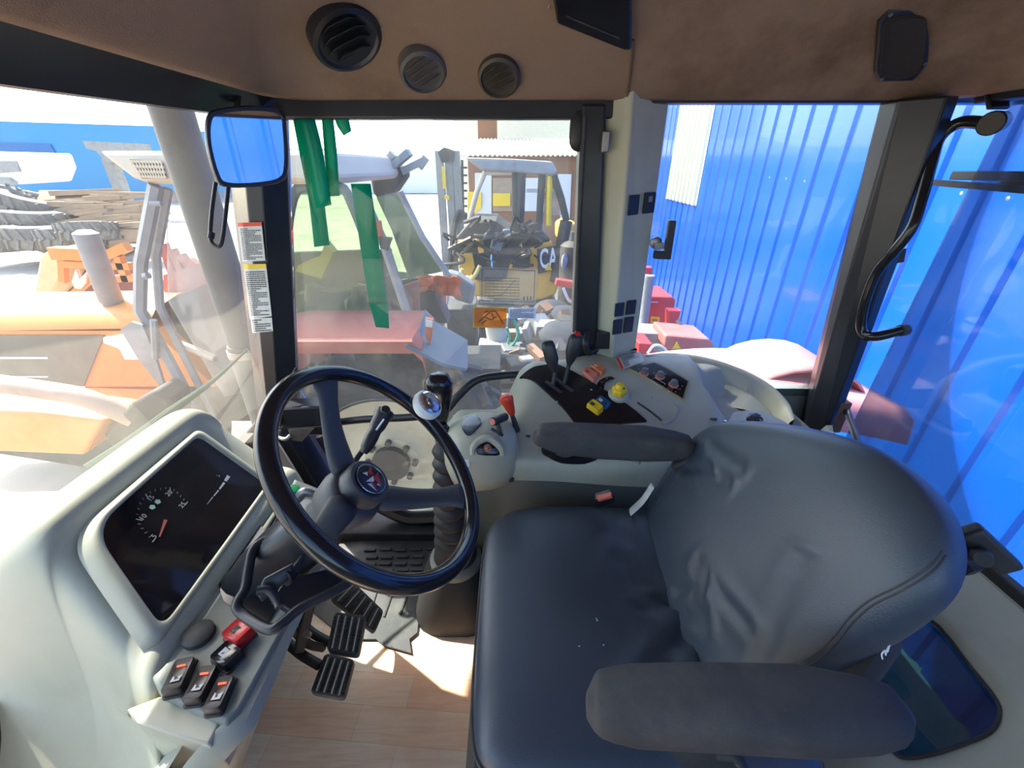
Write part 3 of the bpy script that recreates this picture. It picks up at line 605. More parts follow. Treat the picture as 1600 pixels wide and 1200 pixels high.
b.build('hoses', M['darksteel'], T)
b = MB(); b.box(PY(778, 378, EY-.1), (.18, .1, .24), Matrix.Rotation(.3, 3, 'Y')); b.box(PY(792, 366, EY-.1), (.12, .1, .14)); b.build('filter_housing', M['sheet'], T, bevel=.02)
b = MB(); poly(b, [(714, 376), (745, 374), (755, 378), (756, 395), (748, 396), (745, 384), (716, 382)], EY-.12, .1); poly(b, [(716, 398), (738, 396), (742, 418), (735, 432), (722, 428)], EY-.1, .1); b.build('yellow_bracket', M['cat'], T, smooth=0, bevel=.01)
b = MB(); b.tube([PY(u, v, EY-.25) for u, v in ((722, 420), (722, 434), (732, 440), (742, 430), (750, 415))], .03, n=8); b.build('yellow_hose', mat('pale_yellow_hose', (.7, .6, .2), .5), T)
b = MB(); 
for c_ in ((768, 403), (769, 414)): b.sphere(PY(*c_, EY-.3), .045, (1, .3, 1.2), ax=(0, 0, 1))
b.build('blue_tag', mat('light_blue', (.15, .4, .7), .5), T)
b = MB()
roofp = [(726, 246), (790, 250), (800, 266), (752, 264), (728, 252)]
b.rings([[PY(u, v, y) for u, v in ((752, 266), (865, 274), (871, 268), (862, 252), (800, 248), (726, 246))] for y in (EY-.1, EY+1.2)]); b.build('cab_roof', M['grey'], T, smooth=0, bevel=.03)
def epost(pts, r, mt=None): b = MB(); b.tube([PY(u, v, EY) for u, v in pts], r, n=8, k=1); b.build('cab_post', mt or M['dark'], T)
epost([(758, 268), (745, 300), (733, 345)], .035, M['beigeroof']); epost([(805, 270), (806, 320), (804, 360)], .05); epost([(814, 270), (812, 330), (810, 362)], .07); epost([(847, 272), (844, 320), (842, 360)], .05); epost([(865, 274), (877, 310), (885, 345)], .05); epost([(885, 345), (878, 380), (868, 440)], .09); epost([(760, 270), (800, 270)], .03, M['beigeroof'])
epost([(859, 275), (858, 310), (857, 352)], .045, M['yellow'])
b = MB(); b.prism([PY(u, v, EY+.02) for u, v in ((866, 282), (872, 282), (884, 335), (864, 337), (844, 335), (845, 280))], (0, .01, 0)); b.build('cab_window', M['g_clear'], T, smooth=0)
b = MB(); b.bar(PY(823, 298, EY+.1), PY(868, 298, EY+.1), .03, .05); b.build('window_bar', M['white'], T)
b = MB(); poly(b, [(740, 480), (890, 480), (905, 492), (905, 512), (890, 525), (770, 525), (745, 512)], EY-.2, .45); b.build('track', M['tyre'], T, smooth=0, bevel=.05)
b = MB(); poly(b, [(770, 470), (865, 468), (872, 480), (760, 482)], EY, 1.0); b.build('turntable', M['darksteel'], T, smooth=0)
b = MB(); b.prism([PY(u, v, EY+.9) for u, v in ((872, 352), (884, 345), (905, 352), (906, 378), (890, 382), (872, 376))], (0, .6, 0)); o = tag(b.build('yellow_tank', M['cat'], smooth=0, bevel=.04), 'yellow-orange machine casing behind the tail of the excavator', 'machine'); centre_origin(o)
# --- forklift mast and racks behind
T = thing('forklift_mast', 'tall grey forklift mast with yellow stickers standing left of the excavator', 'forklift mast', PY(700, 430, 7.6))
b = MB()
for u in (686, 700, 712): b.bar(PY(u, 236, 7.6), PY(u+12, 430, 7.6), .09, .12)
b.build('mast_rail', M['grey'], T, smooth=0)
b = MB(); poly(b, [(684, 238), (694, 230), (710, 236), (708, 252), (690, 254)], 7.5, .1); b.build('mast_head', M['dark'], T)
b = MB(); poly(b, [(690, 260), (694, 260), (697, 295), (692, 295)], 7.48, .03); poly(b, [(694, 305), (701, 305), (702, 312), (695, 312)], 7.48, .03); b.build('yellow_sticker', M['yellow'], T, smooth=0)
b = MB()
for k in range(7): b.bar(PY(712, 262+k*12, 7.9), PY(730, 262+k*12, 7.9), .05, .03)
b.bar(PY(722, 250, 7.9), PY(724, 350, 7.9), .04, .04); b.build('rack_bar', M['dark'], T)
b = MB(); b.tube([PY(702, 420, 7.5), PY(715, 335, 7.5), PY(736, 350, 7.5)], .05, n=6); b.build('hose', M['dark'], T)
rnd = random.Random(4)
T = thing('loader_arm', 'dark tangle of loader brackets standing above the cab of the orange tractor', 'loader', PY(610, 290, 3.9))
b = MB(); poly(b, [(578, 278), (600, 262), (614, 256), (628, 262), (632, 275), (615, 300), (590, 312), (582, 300)], 3.9, .25); b.build('bracket_block', M['dark'], T, bevel=.02)
b = MB(); b.bar(PY(612, 262, 3.85), PY(640, 238, 3.85), .12, .05); b.bar(PY(628, 268, 3.85), PY(664, 250, 3.85), .04, .05); b.bar(PY(590, 275, 3.85), PY(615, 240, 3.85), .09, .05); b.bar(PY(655, 262, 3.85), PY(666, 246, 3.85), .05, .05); b.build('arm', M['grey'], T)
b = MB(); poly(b, [(588, 308), (622, 300), (690, 425), (648, 432), (640, 438), (612, 360)], 3.0, .03); b.build('slanted_panel', mat('grey_green_panel', (.22, .23, .19), .7, var=.15), T, smooth=0)
b = MB(); poly(b, [(606, 432), (655, 436), (650, 520), (610, 505)], 3.05, .05); b.build('dark_back', M['dark'], T, smooth=0)
# --- sheds
T = thing('brown_shed', 'brown boarded shed with pale doors behind the excavator', 'building', (PY(830, 300, 12).x, 14.5, GZ))
xl, xr = PY(732, 280, 12).x, 2.95; zt = PY(800, 243, 12).z
b = MB(); b.box(((xl+xr)/2, 13.9, (GZ+zt)/2), (xr-xl, 3.8, zt-GZ)); b.build('wall', M['brown'], T, smooth=0)
b = MB(); R = [[], []]; x = xl-.2
while x < xr: 
    for dx, dz in ((0, 0), (.06, .05), (.12, 0)): R[0].append(V((x+dx, 11.75, zt+dz-.02))); R[1].append(V((x+dx, 15.9, zt+.55+dz)))
    x += .12
b.grid(R); b.build('corrugated_roof', M['beigeroof'], T, smooth=0, solid=.02)
for pts, mt_ in (([(742, 270), (768, 270), (768, 345), (742, 345)], 'palewall'), ([(770, 278), (800, 278), (800, 330), (770, 330)], 'wood'), ([(820, 278), (850, 278), (850, 330), (820, 330)], 'palewall'), ([(872, 272), (893, 272), (890, 345), (876, 345)], 'palewall')):
    b = MB(); b.prism([PY(u, v, 11.95) for u, v in pts], (0, .06, 0)); b.build('door_leaf', M[mt_], T, smooth=0)
b = MB(); b.prism([PY(u, v, 11.9) for u, v in ((731, 300), (752, 300), (752, 325), (731, 340))], (0, .05, 0)); b.prism([PY(u, v, 11.9) for u, v in ((770, 302), (797, 302), (797, 322), (770, 322))], (0, .05, 0)); b.build('yellow_panel', M['yellow'], T, smooth=0)
b = MB(); b.box((PY(761, 200, 16).x, 16.4, 2.2), (.62, .62, 6.7)); o = tag(b.build('brick_chimney', M['brown'], smooth=0), 'narrow brown tower rising behind the shed roof', 'tower'); centre_origin(o)
b = MB(); b.box((PY(870, 200, 20).x-1.3, 21, 1.5), (5.6, 4, 5.3)); o = tag(b.build('pale_building', mat('pale_yellow_wall', (.8, .74, .58), .8), smooth=0), 'pale sunlit building behind the brown shed, above its roof', 'building'); centre_origin(o)
b = MB(); b.box((-14, 52, 1.0), (46, 6, 3.2+1)); o = tag(b.build('long_pale_building', M['palewall'], smooth=0), 'long low pale building along the far side of the yard', 'building'); centre_origin(o)
T = thing('azure_hangar', 'long bright blue cladded hangar across the yard at the far left', 'building', (-48, 40, GZ))
a0, a1 = PY(-40, 188, 36), PY(245, 197, 36); b = MB(); z0 = GZ
b.prism([V((a0.x, 36, z0)), V((a1.x, 36, z0)), V((a1.x, 36, a1.z)), V((a0.x, 36, a0.z))], (0, 8, 0)); b.build('wall', M['azure'], T, smooth=0)
b = MB(); b.prism([PY(u, v, 35.9) for u, v in ((-40, 222), (78, 225), (90, 246), (60, 260), (-40, 262))], (0, .1, 0)); b.build('dark_blue_bay', mat('mid_blue', (.01, .12, .35), .6), T, smooth=0)
# trucks / crane frame
T = thing('grey_crane_cab', 'small dark grey slatted machine silhouette beneath the far blue hangar', 'machine', PY(180, 250, 24))
b = MB(); b.prism([PY(u, v, 24) for u, v in ((128, 220), (210, 224), (214, 236), (182, 236), (184, 254), (165, 254), (150, 236), (135, 232))], (0, 1, 0)); b.build('body', M['grey'], T, smooth=0)
b = MB(); b.box((PY(172, 250, 24.5).x, 24.5, .3), (.5, .5, 2.9)); b.build('leg', M['grey'], T, smooth=0)
T = thing('parked_truck', 'white truck parked far off at the left edge below the blue hangar', 'truck', PY(20, 290, 22))
b = MB(); b.prism([PY(u, v, 22) for u, v in ((-30, 236), (50, 238), (60, 262), (52, 285), (-30, 290))], (0, 2, 0)); b.build('cab', M['palewall'], T, smooth=0, bevel=.1)
b = MB(); b.prism([PY(u, v, 21.95) for u, v in ((-30, 252), (25, 252), (32, 268), (-30, 272))], (0, .05, 0)); b.build('window_strip', M['grey'], T, smooth=0)
b = MB(); b.prism([PY(u, v, 21.9) for u, v in ((-30, 276), (15, 278), (28, 288), (-30, 296))], (0, .05, 0)); b.build('bumper', M['grey'], T, smooth=0)
# tyre stacks
tc_ = [0]
def tyre(u, v, z, r, w, tilt, label):
    c = PY(u, v, 12.5 + z*.8); r = r*.92; T = thing('tyre', label, 'tyre', c, 'used tractor tyres stacked in the yard')
    ax = V((math.sin(tilt[0])*math.cos(tilt[1]), math.sin(tilt[0])*math.sin(tilt[1]), math.cos(tilt[0])))
    b = MB(); b.lathe([(r*.5, w*.1), (r*.6, 0), (r*.92, w*.05), (r, w*.25), (r, w*.75), (r*.92, w*.95), (r*.6, w), (r*.5, w*.9), (r*.48, w*.5), (r*.5, w*.1)], c - ax*w/2, ax, 30, False); b.build('tyre_body', M['tyrepale'], T, smooth=50)
    x, y, z_ = ortho(ax); b = MB()
    for i in range(18):
        a = 2*math.pi*i/18
        for s in (0, 1):
            a1 = a + s*.17; p = c + (x*math.cos(a1) + y*math.sin(a1))*r*1.0 + ax*(w*.42 if s else -w*.42); q = c + (x*math.cos(a1+.16) + y*math.sin(a1+.16))*r*1.03; b.bar(p, q, .07, .06, up=x*math.cos(a1) + y*math.sin(a1))
    b.build('tyre_lugs', M['tyrepale'], T, smooth=0)
for k, (u, v, z, r, w, tl, lb) in enumerate((
    (62, 345, .25, .85, .62, (.1, 0), 'pale dusty tyre lying flat in the middle of the yard stack, dark hole showing'),
    (70, 368, -.35, .9, .62, (.05, 0), 'dusty tyre under the one with the dark hole, in the yard stack'),
    (8, 350, .10, .8, .60, (.1, 1), 'dusty tyre at the picture left edge, middle layer of the stack'),
    (2, 374, -.5, .85, .60, (.05, 1), 'dusty tyre at the picture left edge, bottom layer of the stack'),
    (52, 322, .80, .85, .60, (.35, .3), 'tilted dusty tyre on top of the yard stack'),
    (14, 330, .55, .75, .55, (1.2, -1.2), 'tyre standing almost upright at the left of the stack top'),
    (112, 372, -.60, .75, .55, (.1, 2), 'dusty tyre at the right foot of the stack, beside the planks'),
    (140, 362, -.70, .7, .5, (.15, 2), 'small dusty tyre farthest right, in front of the planks'))):
    tyre(u, v, z, r, w, tl, lb)
rnd = random.Random(21)
for k in range(30):
    u = rnd.uniform(118, 215); v = 300 + (k/30)*72; yv = 13.5 - k*.05; p = PY(u, v, yv); L_ = rnd.uniform(1.0, 2.4); a = rnd.uniform(-.25, .35)
    d = V((math.cos(a), math.sin(a)*.5, rnd.uniform(-.06, .14))); b = MB(); b.bar(p - d*L_/2, p + d*L_/2, rnd.uniform(.12, .3), rnd.uniform(.05, .16)); o = b.build('timber_plank', M['wood'], smooth=0)
    tag(o, 'weathered timber plank in the jumbled pile beside the tyres', 'plank', 'timber planks piled beside the tyres'); centre_origin(o)
b = MB(); rr = []
for i in range(9):
    a = i/8; rr.append([V((PY(110+a*110, 345, 14.5).x, 14.2 + math.cos(j)*1.2, GZ + (1.9 if 0 < i < 8 else .4)*max(.05, math.sin(math.pi*(j+.0)/4)))) for j in range(5)])
b.grid(rr); o = tag(b.build('rubble_heap', M['wood'], smooth=0), 'heap of rubble and timber offcuts under the plank pile', 'heap', kind='stuff'); centre_origin(o)
# red/orange implement left
T = thing('red_implement', 'orange-red farm implement with tines and struts behind the orange tractor bonnet', 'implement', PY(150, 440, 4.6))
b = MB(); b.prism([PY(u, v, 4.6) for u, v in ((62, 400), (80, 388), (100, 400), (96, 430), (84, 452), (62, 470), (52, 465))], (0, .3, 0)); b.build('cast_end', mat('pale_orange', (.7, .5, .25), .6, var=.2), T, bevel=.02)
b = MB()
for a_, c_, w in (((85, 395), (160, 398), .12), ((95, 412), (205, 416), .07), ((150, 408), (200, 385), .09), ((170, 436), (215, 434), .07), ((95, 470), (210, 462), .06), ((185, 400), (200, 440), .07), ((98, 402), (100, 440), .06), ((110, 465), (150, 428), .06)): b.bar(PY(*a_, 4.5), PY(*c_, 4.5), w, w)
b.build('frame_bar', M['orange'], T, smooth=0)
b = MB(); poly(b, [(100, 405), (210, 420), (210, 470), (85, 468)], 4.9, .1); b.build('dark_guard', M['maroon'], T, smooth=0)
b = MB(); poly(b, [(112, 440), (118, 420), (124, 436), (136, 424), (134, 442), (126, 452), (116, 450)], 4.45, .04); b.build('cast_star', mat('pale_cast', (.75, .65, .5), .6), T, smooth=0)
b = MB()
for k in range(5): b.bar(PY(255+k*14, 380+k*9, 5.2), PY(275+k*16, 440-k*5, 5.2), .08, .08)
poly(b, [(250, 440), (330, 400), (375, 420), (375, 470), (250, 470)], 5.4, .2); b.build('rear_frame', M['redpaint'], T, smooth=0)
# --- red machines by the blue wall
T = thing('red_cabinet', 'red machine cabinet with a yellow warning label standing against the blue wall', 'machine', PY(1030, 520, 4.6))
b = MB(); b.prism([PY(u, v, 4.6) for u, v in ((1013, 463), (1052, 464), (1056, 470), (1048, 526), (1008, 526))], (0, .5, 0)); b.build('cabinet', M['redm'], T, smooth=0, bevel=.02)
b = MB(); poly(b, [(1018, 495), (1031, 496), (1029, 524), (1015, 524)], 4.58, .015); l_ = b.build('yellow_label', M['yellow'], T, smooth=0)
b = MB(); 
for k in range(4): b.bar(PY(1019, 500+k*6, 4.57), PY(1027, 500+k*6, 4.57), .02, .006)
b.build('label_print', M['darkprint'], l_, smooth=0)
b = MB(); b.lines(PY(1028, 472, 4.59), V((1, 0, 0)), V((0, 0, 1)), .15, .02, 1, 3); b.build('white_print', M['white'], T, smooth=0)
b = MB(); poly(b, [(1008, 418), (1020, 418), (1018, 432), (1008, 432)], 4.5, .1); b.build('red_cap', M['redm'], T, bevel=.01)
b = MB(); b.tube([PY(1015, 430, 4.45), PY(1008, 480, 4.45), PY(1003, 515, 4.4)], .055, n=12, k=3); b.build('grey_tube', M['grey'], T)
b = MB(); poly(b, [(1045, 486), (1064, 486), (1060, 500), (1052, 520), (1044, 526)], 4.3, .12); b.build('red_bracket', M['redm'], T, smooth=0)
T = thing('red_trough', 'low faded red trough on the ground below the red cabinet', 'trough', PY(1070, 545, 3.6))
b = MB(); poly(b, [(1040, 524), (1108, 530), (1117, 538), (1110, 556), (1045, 556), (1038, 540)], 3.6, .4); b.build('trough_body', M['redpaint'], T, smooth=0, bevel=.02)
b = MB(); poly(b, [(1051, 545), (1058, 534), (1064, 545)], 3.58, .01); b.build('warning_triangle', M['yellow'], T, smooth=0)
b = MB(); poly(b, [(998, 520), (1040, 522), (1040, 536), (998, 534)], 3.8, .3); b.build('grey_block', M['grey'], T, bevel=.01)
b = MB(); poly(b, [(998, 536), (1020, 538), (1024, 556), (998, 556)], 3.5, .3); b.build('red_block', M['redm'], T, bevel=.01)
b = MB(); b.tube([PY(1012, 552, 3.4), PY(1022, 540, 3.4), PY(1035, 542, 3.4), PY(1045, 552, 3.4)], .012, n=6); b.build('white_cable', M['white'], T)
b = MB(); b.tube([PY(1058, 500, 4.0), PY(1075, 525, 3.9), PY(1085, 530, 3.8)], .02, n=6); b.build('pale_hose', M['sheet'], T)
# --- junk on the ground right of the excavator
T = thing('red_bracket_frame', 'small bright red metal frame right of the excavator tail', 'frame', PY(890, 440, 4.9))
b = MB(); b.bar(PY(868, 440, 4.9), PY(905, 446, 4.9), .10, .08); b.bar(PY(902, 430, 4.9), PY(902, 470, 4.9), .06, .06); b.bar(PY(895, 462, 4.8), PY(912, 464, 4.8), .12, .12); b.build('frame_bar', M['redm'], T, bevel=.01)
b = MB(); b.tube([PY(880, 450, 4.85), PY(890, 470, 4.85), PY(905, 472, 4.85)], .02, n=6); b.build('white_cable', M['white'], T)
T = thing('dark_drum', 'dark metal drum behind the small red frame', 'drum', PY(893, 410, 5.6))
b = MB(); dz_ = PY(893, 430, 5.6).z - GZ; b.lathe([(.16, -dz_), (.17, .03), (.17, .38), (.12, .42), (.06, .44), (.05, .55)], PY(893, 430, 5.6), (0, 0, 1), 20); b.build('drum_body', M['dark'], T)
T = thing('hub_cover', 'large round pale disc leaning beside the dark drum', 'disc', PY(875, 405, 5.4))
b = MB(); b.lathe([(.08, 0), (.10, .02), (.06, .04), (.001, .04)], PY(880, 408, 5.4), (1, -.45, 0), 24); b.build('disc', M['grey'], T)
rnd = random.Random(8)
nm_ = [('curved_metal_shell', 'upper', 862, 484, 4.6, .28), ('curved_metal_shell', 'middle', 884, 495, 4.4, .30), ('curved_metal_shell', 'lower', 880, 522, 4.0, .34)]
for nm, w_, u, v, Y_, r in nm_:
    c = PY(u, v, Y_); b = MB(); b.sphere(c, r*.8, (1, .7, .3), ax=(.2, -.5, 1)); o = tag(b.build(nm, mat('shell_grey', (.045, .05, .06), .7, var=.3, spec=.2)), w_ + 'most of three dented pale grey shells heaped right of the amber sticker', 'metal shell'); centre_origin(o)
for k in range(26):
    u, v = rnd.uniform(800, 905), rnd.uniform(470, 560); Y_ = 4.6 - (v-470)*.012; c = PY(u, v, Y_); s = rnd.uniform(.05, .16)
    b = MB(); b.box(c, (s*rnd.uniform(.8, 2.2), s, s*rnd.uniform(.4, 1)), Matrix.Rotation(rnd.uniform(0, 3), 3, V((rnd.random(), rnd.random(), 1)))); o = tag(b.build('scrap_piece', M[rnd.choice(('dark', 'darksteel', 'rust', 'grey', 'dark'))], smooth=0), 'small piece of scrap metal on the ground below the window stickers', 'scrap', 'scrap pieces on the ground outside the side window'); centre_origin(o)
T = thing('white_bucket', 'dirty white plastic bucket below the amber sticker', 'bucket', PY(775, 530, 4.0))
b = MB(); b.lathe([(.10, 0), (.125, .25), (.13, .26), (.118, .26), (.10, .02)], PY(776, 531, 4.0), (0, 0, 1), 24, False); b.build('bucket_body', M['palewall'], T)
for k, (u, v, Y_, s, lb, mt_) in enumerate(((772, 540, 3.9, (.30, .2, .10), 'grey box under the white bucket', 'grey'), (785, 560, 3.6, (.34, .25, .14), 'dark battery box to the right of the yellow grate', 'dark'), (802, 552, 3.7, (.22, .2, .16), 'silver engine block under the green hose', 'steel'), (810, 575, 3.4, (.2, .2, .16), 'black block next to the silver engine block', 'dark'), (822, 572, 3.4, (.12, .1, .18), 'short pale timber block right of the black block', 'beigeroof'))):
    b = MB(); b.box(PY(u, v, Y_), s, Matrix.Rotation(.1*k, 3, 'Z')); o = tag(b.build('yard_box', M[mt_], smooth=0, bevel=.015), lb, 'box'); centre_origin(o)
b = MB(); b.tube([PY(u, v, 3.7) for u, v in ((795, 490), (805, 505), (810, 522), (800, 540), (780, 550), (758, 555))], .014, n=8); b.tube([PY(u, v, 3.75) for u, v in ((792, 512), (796, 525), (792, 540), (778, 550))], .012, n=8); o = tag(b.build('garden_hose', M['hose']), 'green hose looped over the scrap below the stickers', 'hose'); centre_origin(o)
T = thing('yellow_grate', 'small yellow wire grate lying on the ground under the green hose', 'grate', PY(772, 572, 3.5))
b = MB()
for k in range(7): b.bar(PY(763+k*3.4, 560, 3.5), PY(761+k*3.6, 584, 3.45), .01, .01)
for k in range(6): b.bar(PY(762, 561+k*4.6, 3.5), PY(784, 561+k*4.6, 3.5), .01, .01)
b.build('wire_grid', M['yellow'], T, smooth=0)
for k, (u, v, L_, a) in enumerate(((830, 518, .7, .1), (838, 526, .6, -.1), (770, 592, .9, .05), (790, 606, .8, .0))):
    c = PY(u, v, 4.4 if v < 540 else 3.4); d = V((math.cos(a), math.sin(a), 0)); b = MB(); b.bar(c - d*L_/2, c + d*L_/2, .12, .04); o = tag(b.build('ground_plank', M['wood'], smooth=0), ('upper thin plank behind the scrap, right of the green hose', 'lower thin plank behind the scrap, right of the green hose', 'upper pale plank beneath the yellow grate', 'lower pale plank beneath the yellow grate')[k], 'plank'); centre_origin(o)
# fence of pale posts at left background

b = MB(); b.prism([V((-2.6, 2.0, GZ)), V((2.05, 2.0, GZ)), V((2.5, 6, GZ)), V((2.8, 11.2, GZ)), V((-1.0, 11.2, GZ)), V((-2.2, 6, GZ))], (0, 0, .012)); o = b.build('ground_shaded', M['shade_gravel'], smooth=0); struct(o)  # flat darkened gravel patch, painted shade of the sheds on the yard

T = thing('engine_bonnet', 'sun-bleached bonnet of this tractor in front of the windscreen, at the picture left edge', 'bonnet', (-2.2, .6, -.3))
b = MB(); R = []
for X, dz in ((-1.12, -.05), (-1.2, 0), (-2.0, -.02), (-3.2, -.12), (-3.3, -.3)):
    R.append([V((X, y, .50 + dz + h)) for y, h in ((.10, -.6), (.12, -.08), (.2, 0), (.6, .03), (.95, 0), (1.03, -.08), (1.05, -.6))])
b.grid(R); b.build('bonnet_shell', M['own'], T, smooth=60)

c = PY(718, 478, 4.3); b = MB(); b.box((c.x+.02, 4.33, (GZ + c.z)/2), (.3, .3, c.z - GZ)); o = tag(b.build('dark_crate', M['dark'], smooth=0, bevel=.01), 'tall dark crate carrying the pale grey sack', 'crate'); centre_origin(o)
# ================================================================== STEERING
wc = V((-.2136, .5649, .8992)); wn = V((.7263, -.0048, .6873)).normalized()
wa = wn.cross(V((0, 1, 0))).normalized(); wb = wn.cross(wa)   # in-plane axes
def wpt(phi, r, h=0): return wc + (wa*math.cos(phi) + wb*math.sin(phi))*r + wn*h
def proj(P):
    d = P - CAM; c, s = math.cos(PITCH), math.sin(PITCH); dep = d.y*c - d.z*s
    return (800 + FPX*d.x/dep, 600 - FPX*(d.y*s + d.z*c)/dep)
def wphi(u, v):
    best = None
    for i in range(720):
        p = proj(wpt(i*math.pi/360, .2)); q = (p[0]-u)**2 + (p[1]-v)**2
        if best is None or q < best[0]: best = (q, i*math.pi/360)
    return best[1]
T = thing('steering_wheel', 'large black three-spoked steering wheel with a red and white badge on its hub', 'steering wheel', wc - wn*.1)
b = MB(); b.tube([wpt(i*math.pi/24, .2) for i in range(48)], .0149, n=16, k=2, closed=True); b.build('rim', M['gloss'], T)
hubc = wc - wn*.085
for (u, v) in ((508, 600), (738, 772), (478, 872)):
    ph = wphi(u, v); P0 = wpt(ph, .035, -.082); P1 = wpt(ph, .11, -.055); P2 = wpt(ph, .172, -.012); P3 = wpt(ph, .196, -.003)
    d = (wpt(ph, .1) - wc).normalized(); sd = wn.cross(d); rows = []
    for P, w, h in ((P0, .034, .014), (wpt(ph, .07, -.072), .028, .012), (P1, .024, .010), (wpt(ph, .145, -.034), .022, .009), (P2, .024, .008), (P3, .042, .006)):
        rows.append([P + sd*x*w + wn*y*h for x, y in ((-1,-.6),(-.8,.6),(-.4,1),(.4,1),(.8,.6),(1,-.6),(.6,-1),(-.6,-1))])
    MB().rings(rows).build('spoke', M['spoke'], T, smooth=50, sub=1)
b = MB(); b.lathe([(.03, -.06), (.050, -.055), (.056, -.02), (.052, .0), (.047, .008), (.042, .010), (.042, .034), (.038, .040), (.001, .041)], hubc, wn, n=40)
hub = b.build('hub', M['spoke'], T)
capc = hubc + wn*.0415
# badge: upright direction of the emblem as photographed
def hub_at(u, v): return PP(u, v, capc, wn)
bc = hub_at(587, 746); 
b = MB(); b.lathe([(.031, 0), (.031, .0008), (.029, .0012)], capc, wn, n=40); bd = b.build('badge', M['gloss'], T)
b = MB(); b.tube([capc + wn*.0012 + (wa*math.cos(i*math.pi/20) + wb*math.sin(i*math.pi/20))*.0285 for i in range(40)], .0007, n=6, k=1, closed=True); b.build('badge_ring', M['chrome'], bd)
def tri(ps, h=.0018):
    return [PP(u, v, capc + wn*h, wn) for u, v in ps]
Z = lambda x, y: (380 + x/3.158, 560 + y/3.158)
cx, cy = proj(capc); ox, oy = cx - Z(657, 578)[0], cy - Z(657, 578)[1]
def ZZ(x, y): a = Z(x, y); return (a[0]+ox, a[1]+oy)
b = MB()
for t3 in (((637, 545), (655, 520), (668, 562)), ((668, 575), (690, 545), (706, 610)), ((655, 595), (662, 590), (690, 637))): b.prism(tri([ZZ(*q) for q in t3]), wn*.0005)
b.build('emblem_red', M['red'], bd, smooth=0)
b = MB()
for t3 in (((615, 548), (638, 542), (642, 562)), ((632, 590), (668, 562), (672, 590)), ((640, 600), (655, 598), (686, 637)), ((690, 598), (704, 612), (686, 605))): b.prism(tri([ZZ(*q) for q in t3]), wn*.0004)
b.build('emblem_white', M['white'], bd, smooth=0)
# spinner knob
kc = wpt(wphi(655, 645), .2, .026); kn = (wn + V((.05, -.25, .1))).normalized()
b = MB(); b.lathe([(.012, -.022), (.026, -.016), (.033, -.006), (.033, .004), (.029, .010), (.001, .011)], kc, kn, n=30); kb = b.build('spinner_knob', M['white'], T)
b = MB(); b.lathe([(.026, .0105), (.026, .013), (.022, .0155), (.021, .0135), (.012, .0145), (.011, .017), (.001, .018)], kc, kn, n=30); b.build('knob_cap', M['chrome'], kb)
b = MB(); b.box(kc - kn*.010, (.0001,)*3)
b = MB(); b.cyl(wpt(wphi(650, 640), .2, .0), kc - kn*.018, .007); b.bar(wpt(wphi(650, 640)+.09, .2, .017), wpt(wphi(650, 640)-.09, .2, .017), .034, .006, up=wn); b.build('clamp', M['chrome'], T, bevel=.001)

# column, tilt frame and stalks: a thing of their own
T = thing('steering_column', 'black steering column and tilt bracket between the wheel and the dashboard', 'steering column', (-.52, .565, .60))
b = MB(); b.cyl(hubc - wn*.055, wc - wn*.50, .040, .050); b.build('column_shroud', M['black'], T)
b = MB(); top = wc - wn*.16
xx = wa; yy = wb
b.rings([[wc - wn*h + xx*px*k + yy*py*k for px, py in rrect(.13, .11, .03)] for h, k in ((.17, .5), (.19, .75), (.33, .85), (.42, .8))]); b.build('column_cover', M['black'], T, smooth=40)
fp = [(462, 832, .80), (432, 838, .79), (398, 855, .76), (388, 890, .735), (383, 920, .715), (370, 945, .695), (382, 962, .685), (420, 983, .66), (440, 974, .665), (470, 950, .69), (520, 925, .72), (543, 912, .74)]
b = MB(); b.tube([PT(*p) for p in fp], .0085, n=12, k=5); b.build('tilt_handle', M['black'], T)
b = MB(); b.prism([PT(445, 905, .745), PT(545, 880, .80), PT(543, 915, .77), PT(455, 955, .71), PT(425, 935, .715)], (-.01, .004, -.02)); b.build('bracket_plate', M['paintblack'], T, bevel=.003)
b = MB(); b.cyl(PT(425, 868, .80), PT(462, 872, .80), .028, .022); b.build('column_collar', M['beige2'], T, smooth=40)
b = MB(); b.prism([PT(433, 845, .77), PT(455, 835, .78), PT(470, 862, .77), PT(447, 876, .76)], (-.012, 0, -.01)); b.build('bracket_clip', M['steel'], T, bevel=.002)
b = MB(); b.tube([PT(474, 868, .75), PT(458, 893, .735), PT(445, 903, .72)], [.004, .010, .016], n=10); b.tube([PT(402, 923, .685), PT(420, 922, .69), PT(433, 938, .69), PT(437, 948, .685)], .0075, n=10)
b.pillow([(-.03, -.012), (.02, -.02), (.032, 0), (.02, .018), (-.03, .012)], PT(430, 908, .712), PT(402, 923, .7)-PT(445, 895, .72), V((0, .6, .8)), .008); b.build('tilt_lever', M['black'], T)
b = MB(); b.prism([PT(463, 919, .77), PT(482, 912, .78), PT(490, 925, .775), PT(468, 934, .765)], (-.006, 0, -.006)); b.build('bracket_tab', M['steel'], T)
b = MB(); s0, s1 = PT(545, 722, .93), PT(606, 640, 1.02)
b.tube([PT(505, 800, .90), PT(560, 712, .95), PT(572, 704, .96)], .007, n=8); b.build('stalk_rod', M['black'], T)
b = MB(); d = (PT(603, 640, .99)-PT(568, 708, .95)); b.lathe([(.008, 0), (.014, d.length*.12), (.016, d.length*.35), (.0145, d.length*.5), (.019, d.length*.62), (.020, d.length*.8), (.023, d.length*.88), (.023, d.length*.97), (.018, d.length)], PT(568, 708, .95), d, n=24); b.build('stalk_grip', M['black'], T)
b = MB(); b.tube([PT(588, 672, .945), PT(600, 655, .955)], .0022, n=6, k=1); b.build('stalk_mark', M['white'], T)
b = MB(); b.lathe([(.011, 0), (.011, .004), (.009, .006)], PT(602, 641, .965), V((.3, -.4, .8)), n=16); b.build('stalk_button', M['black'], T)

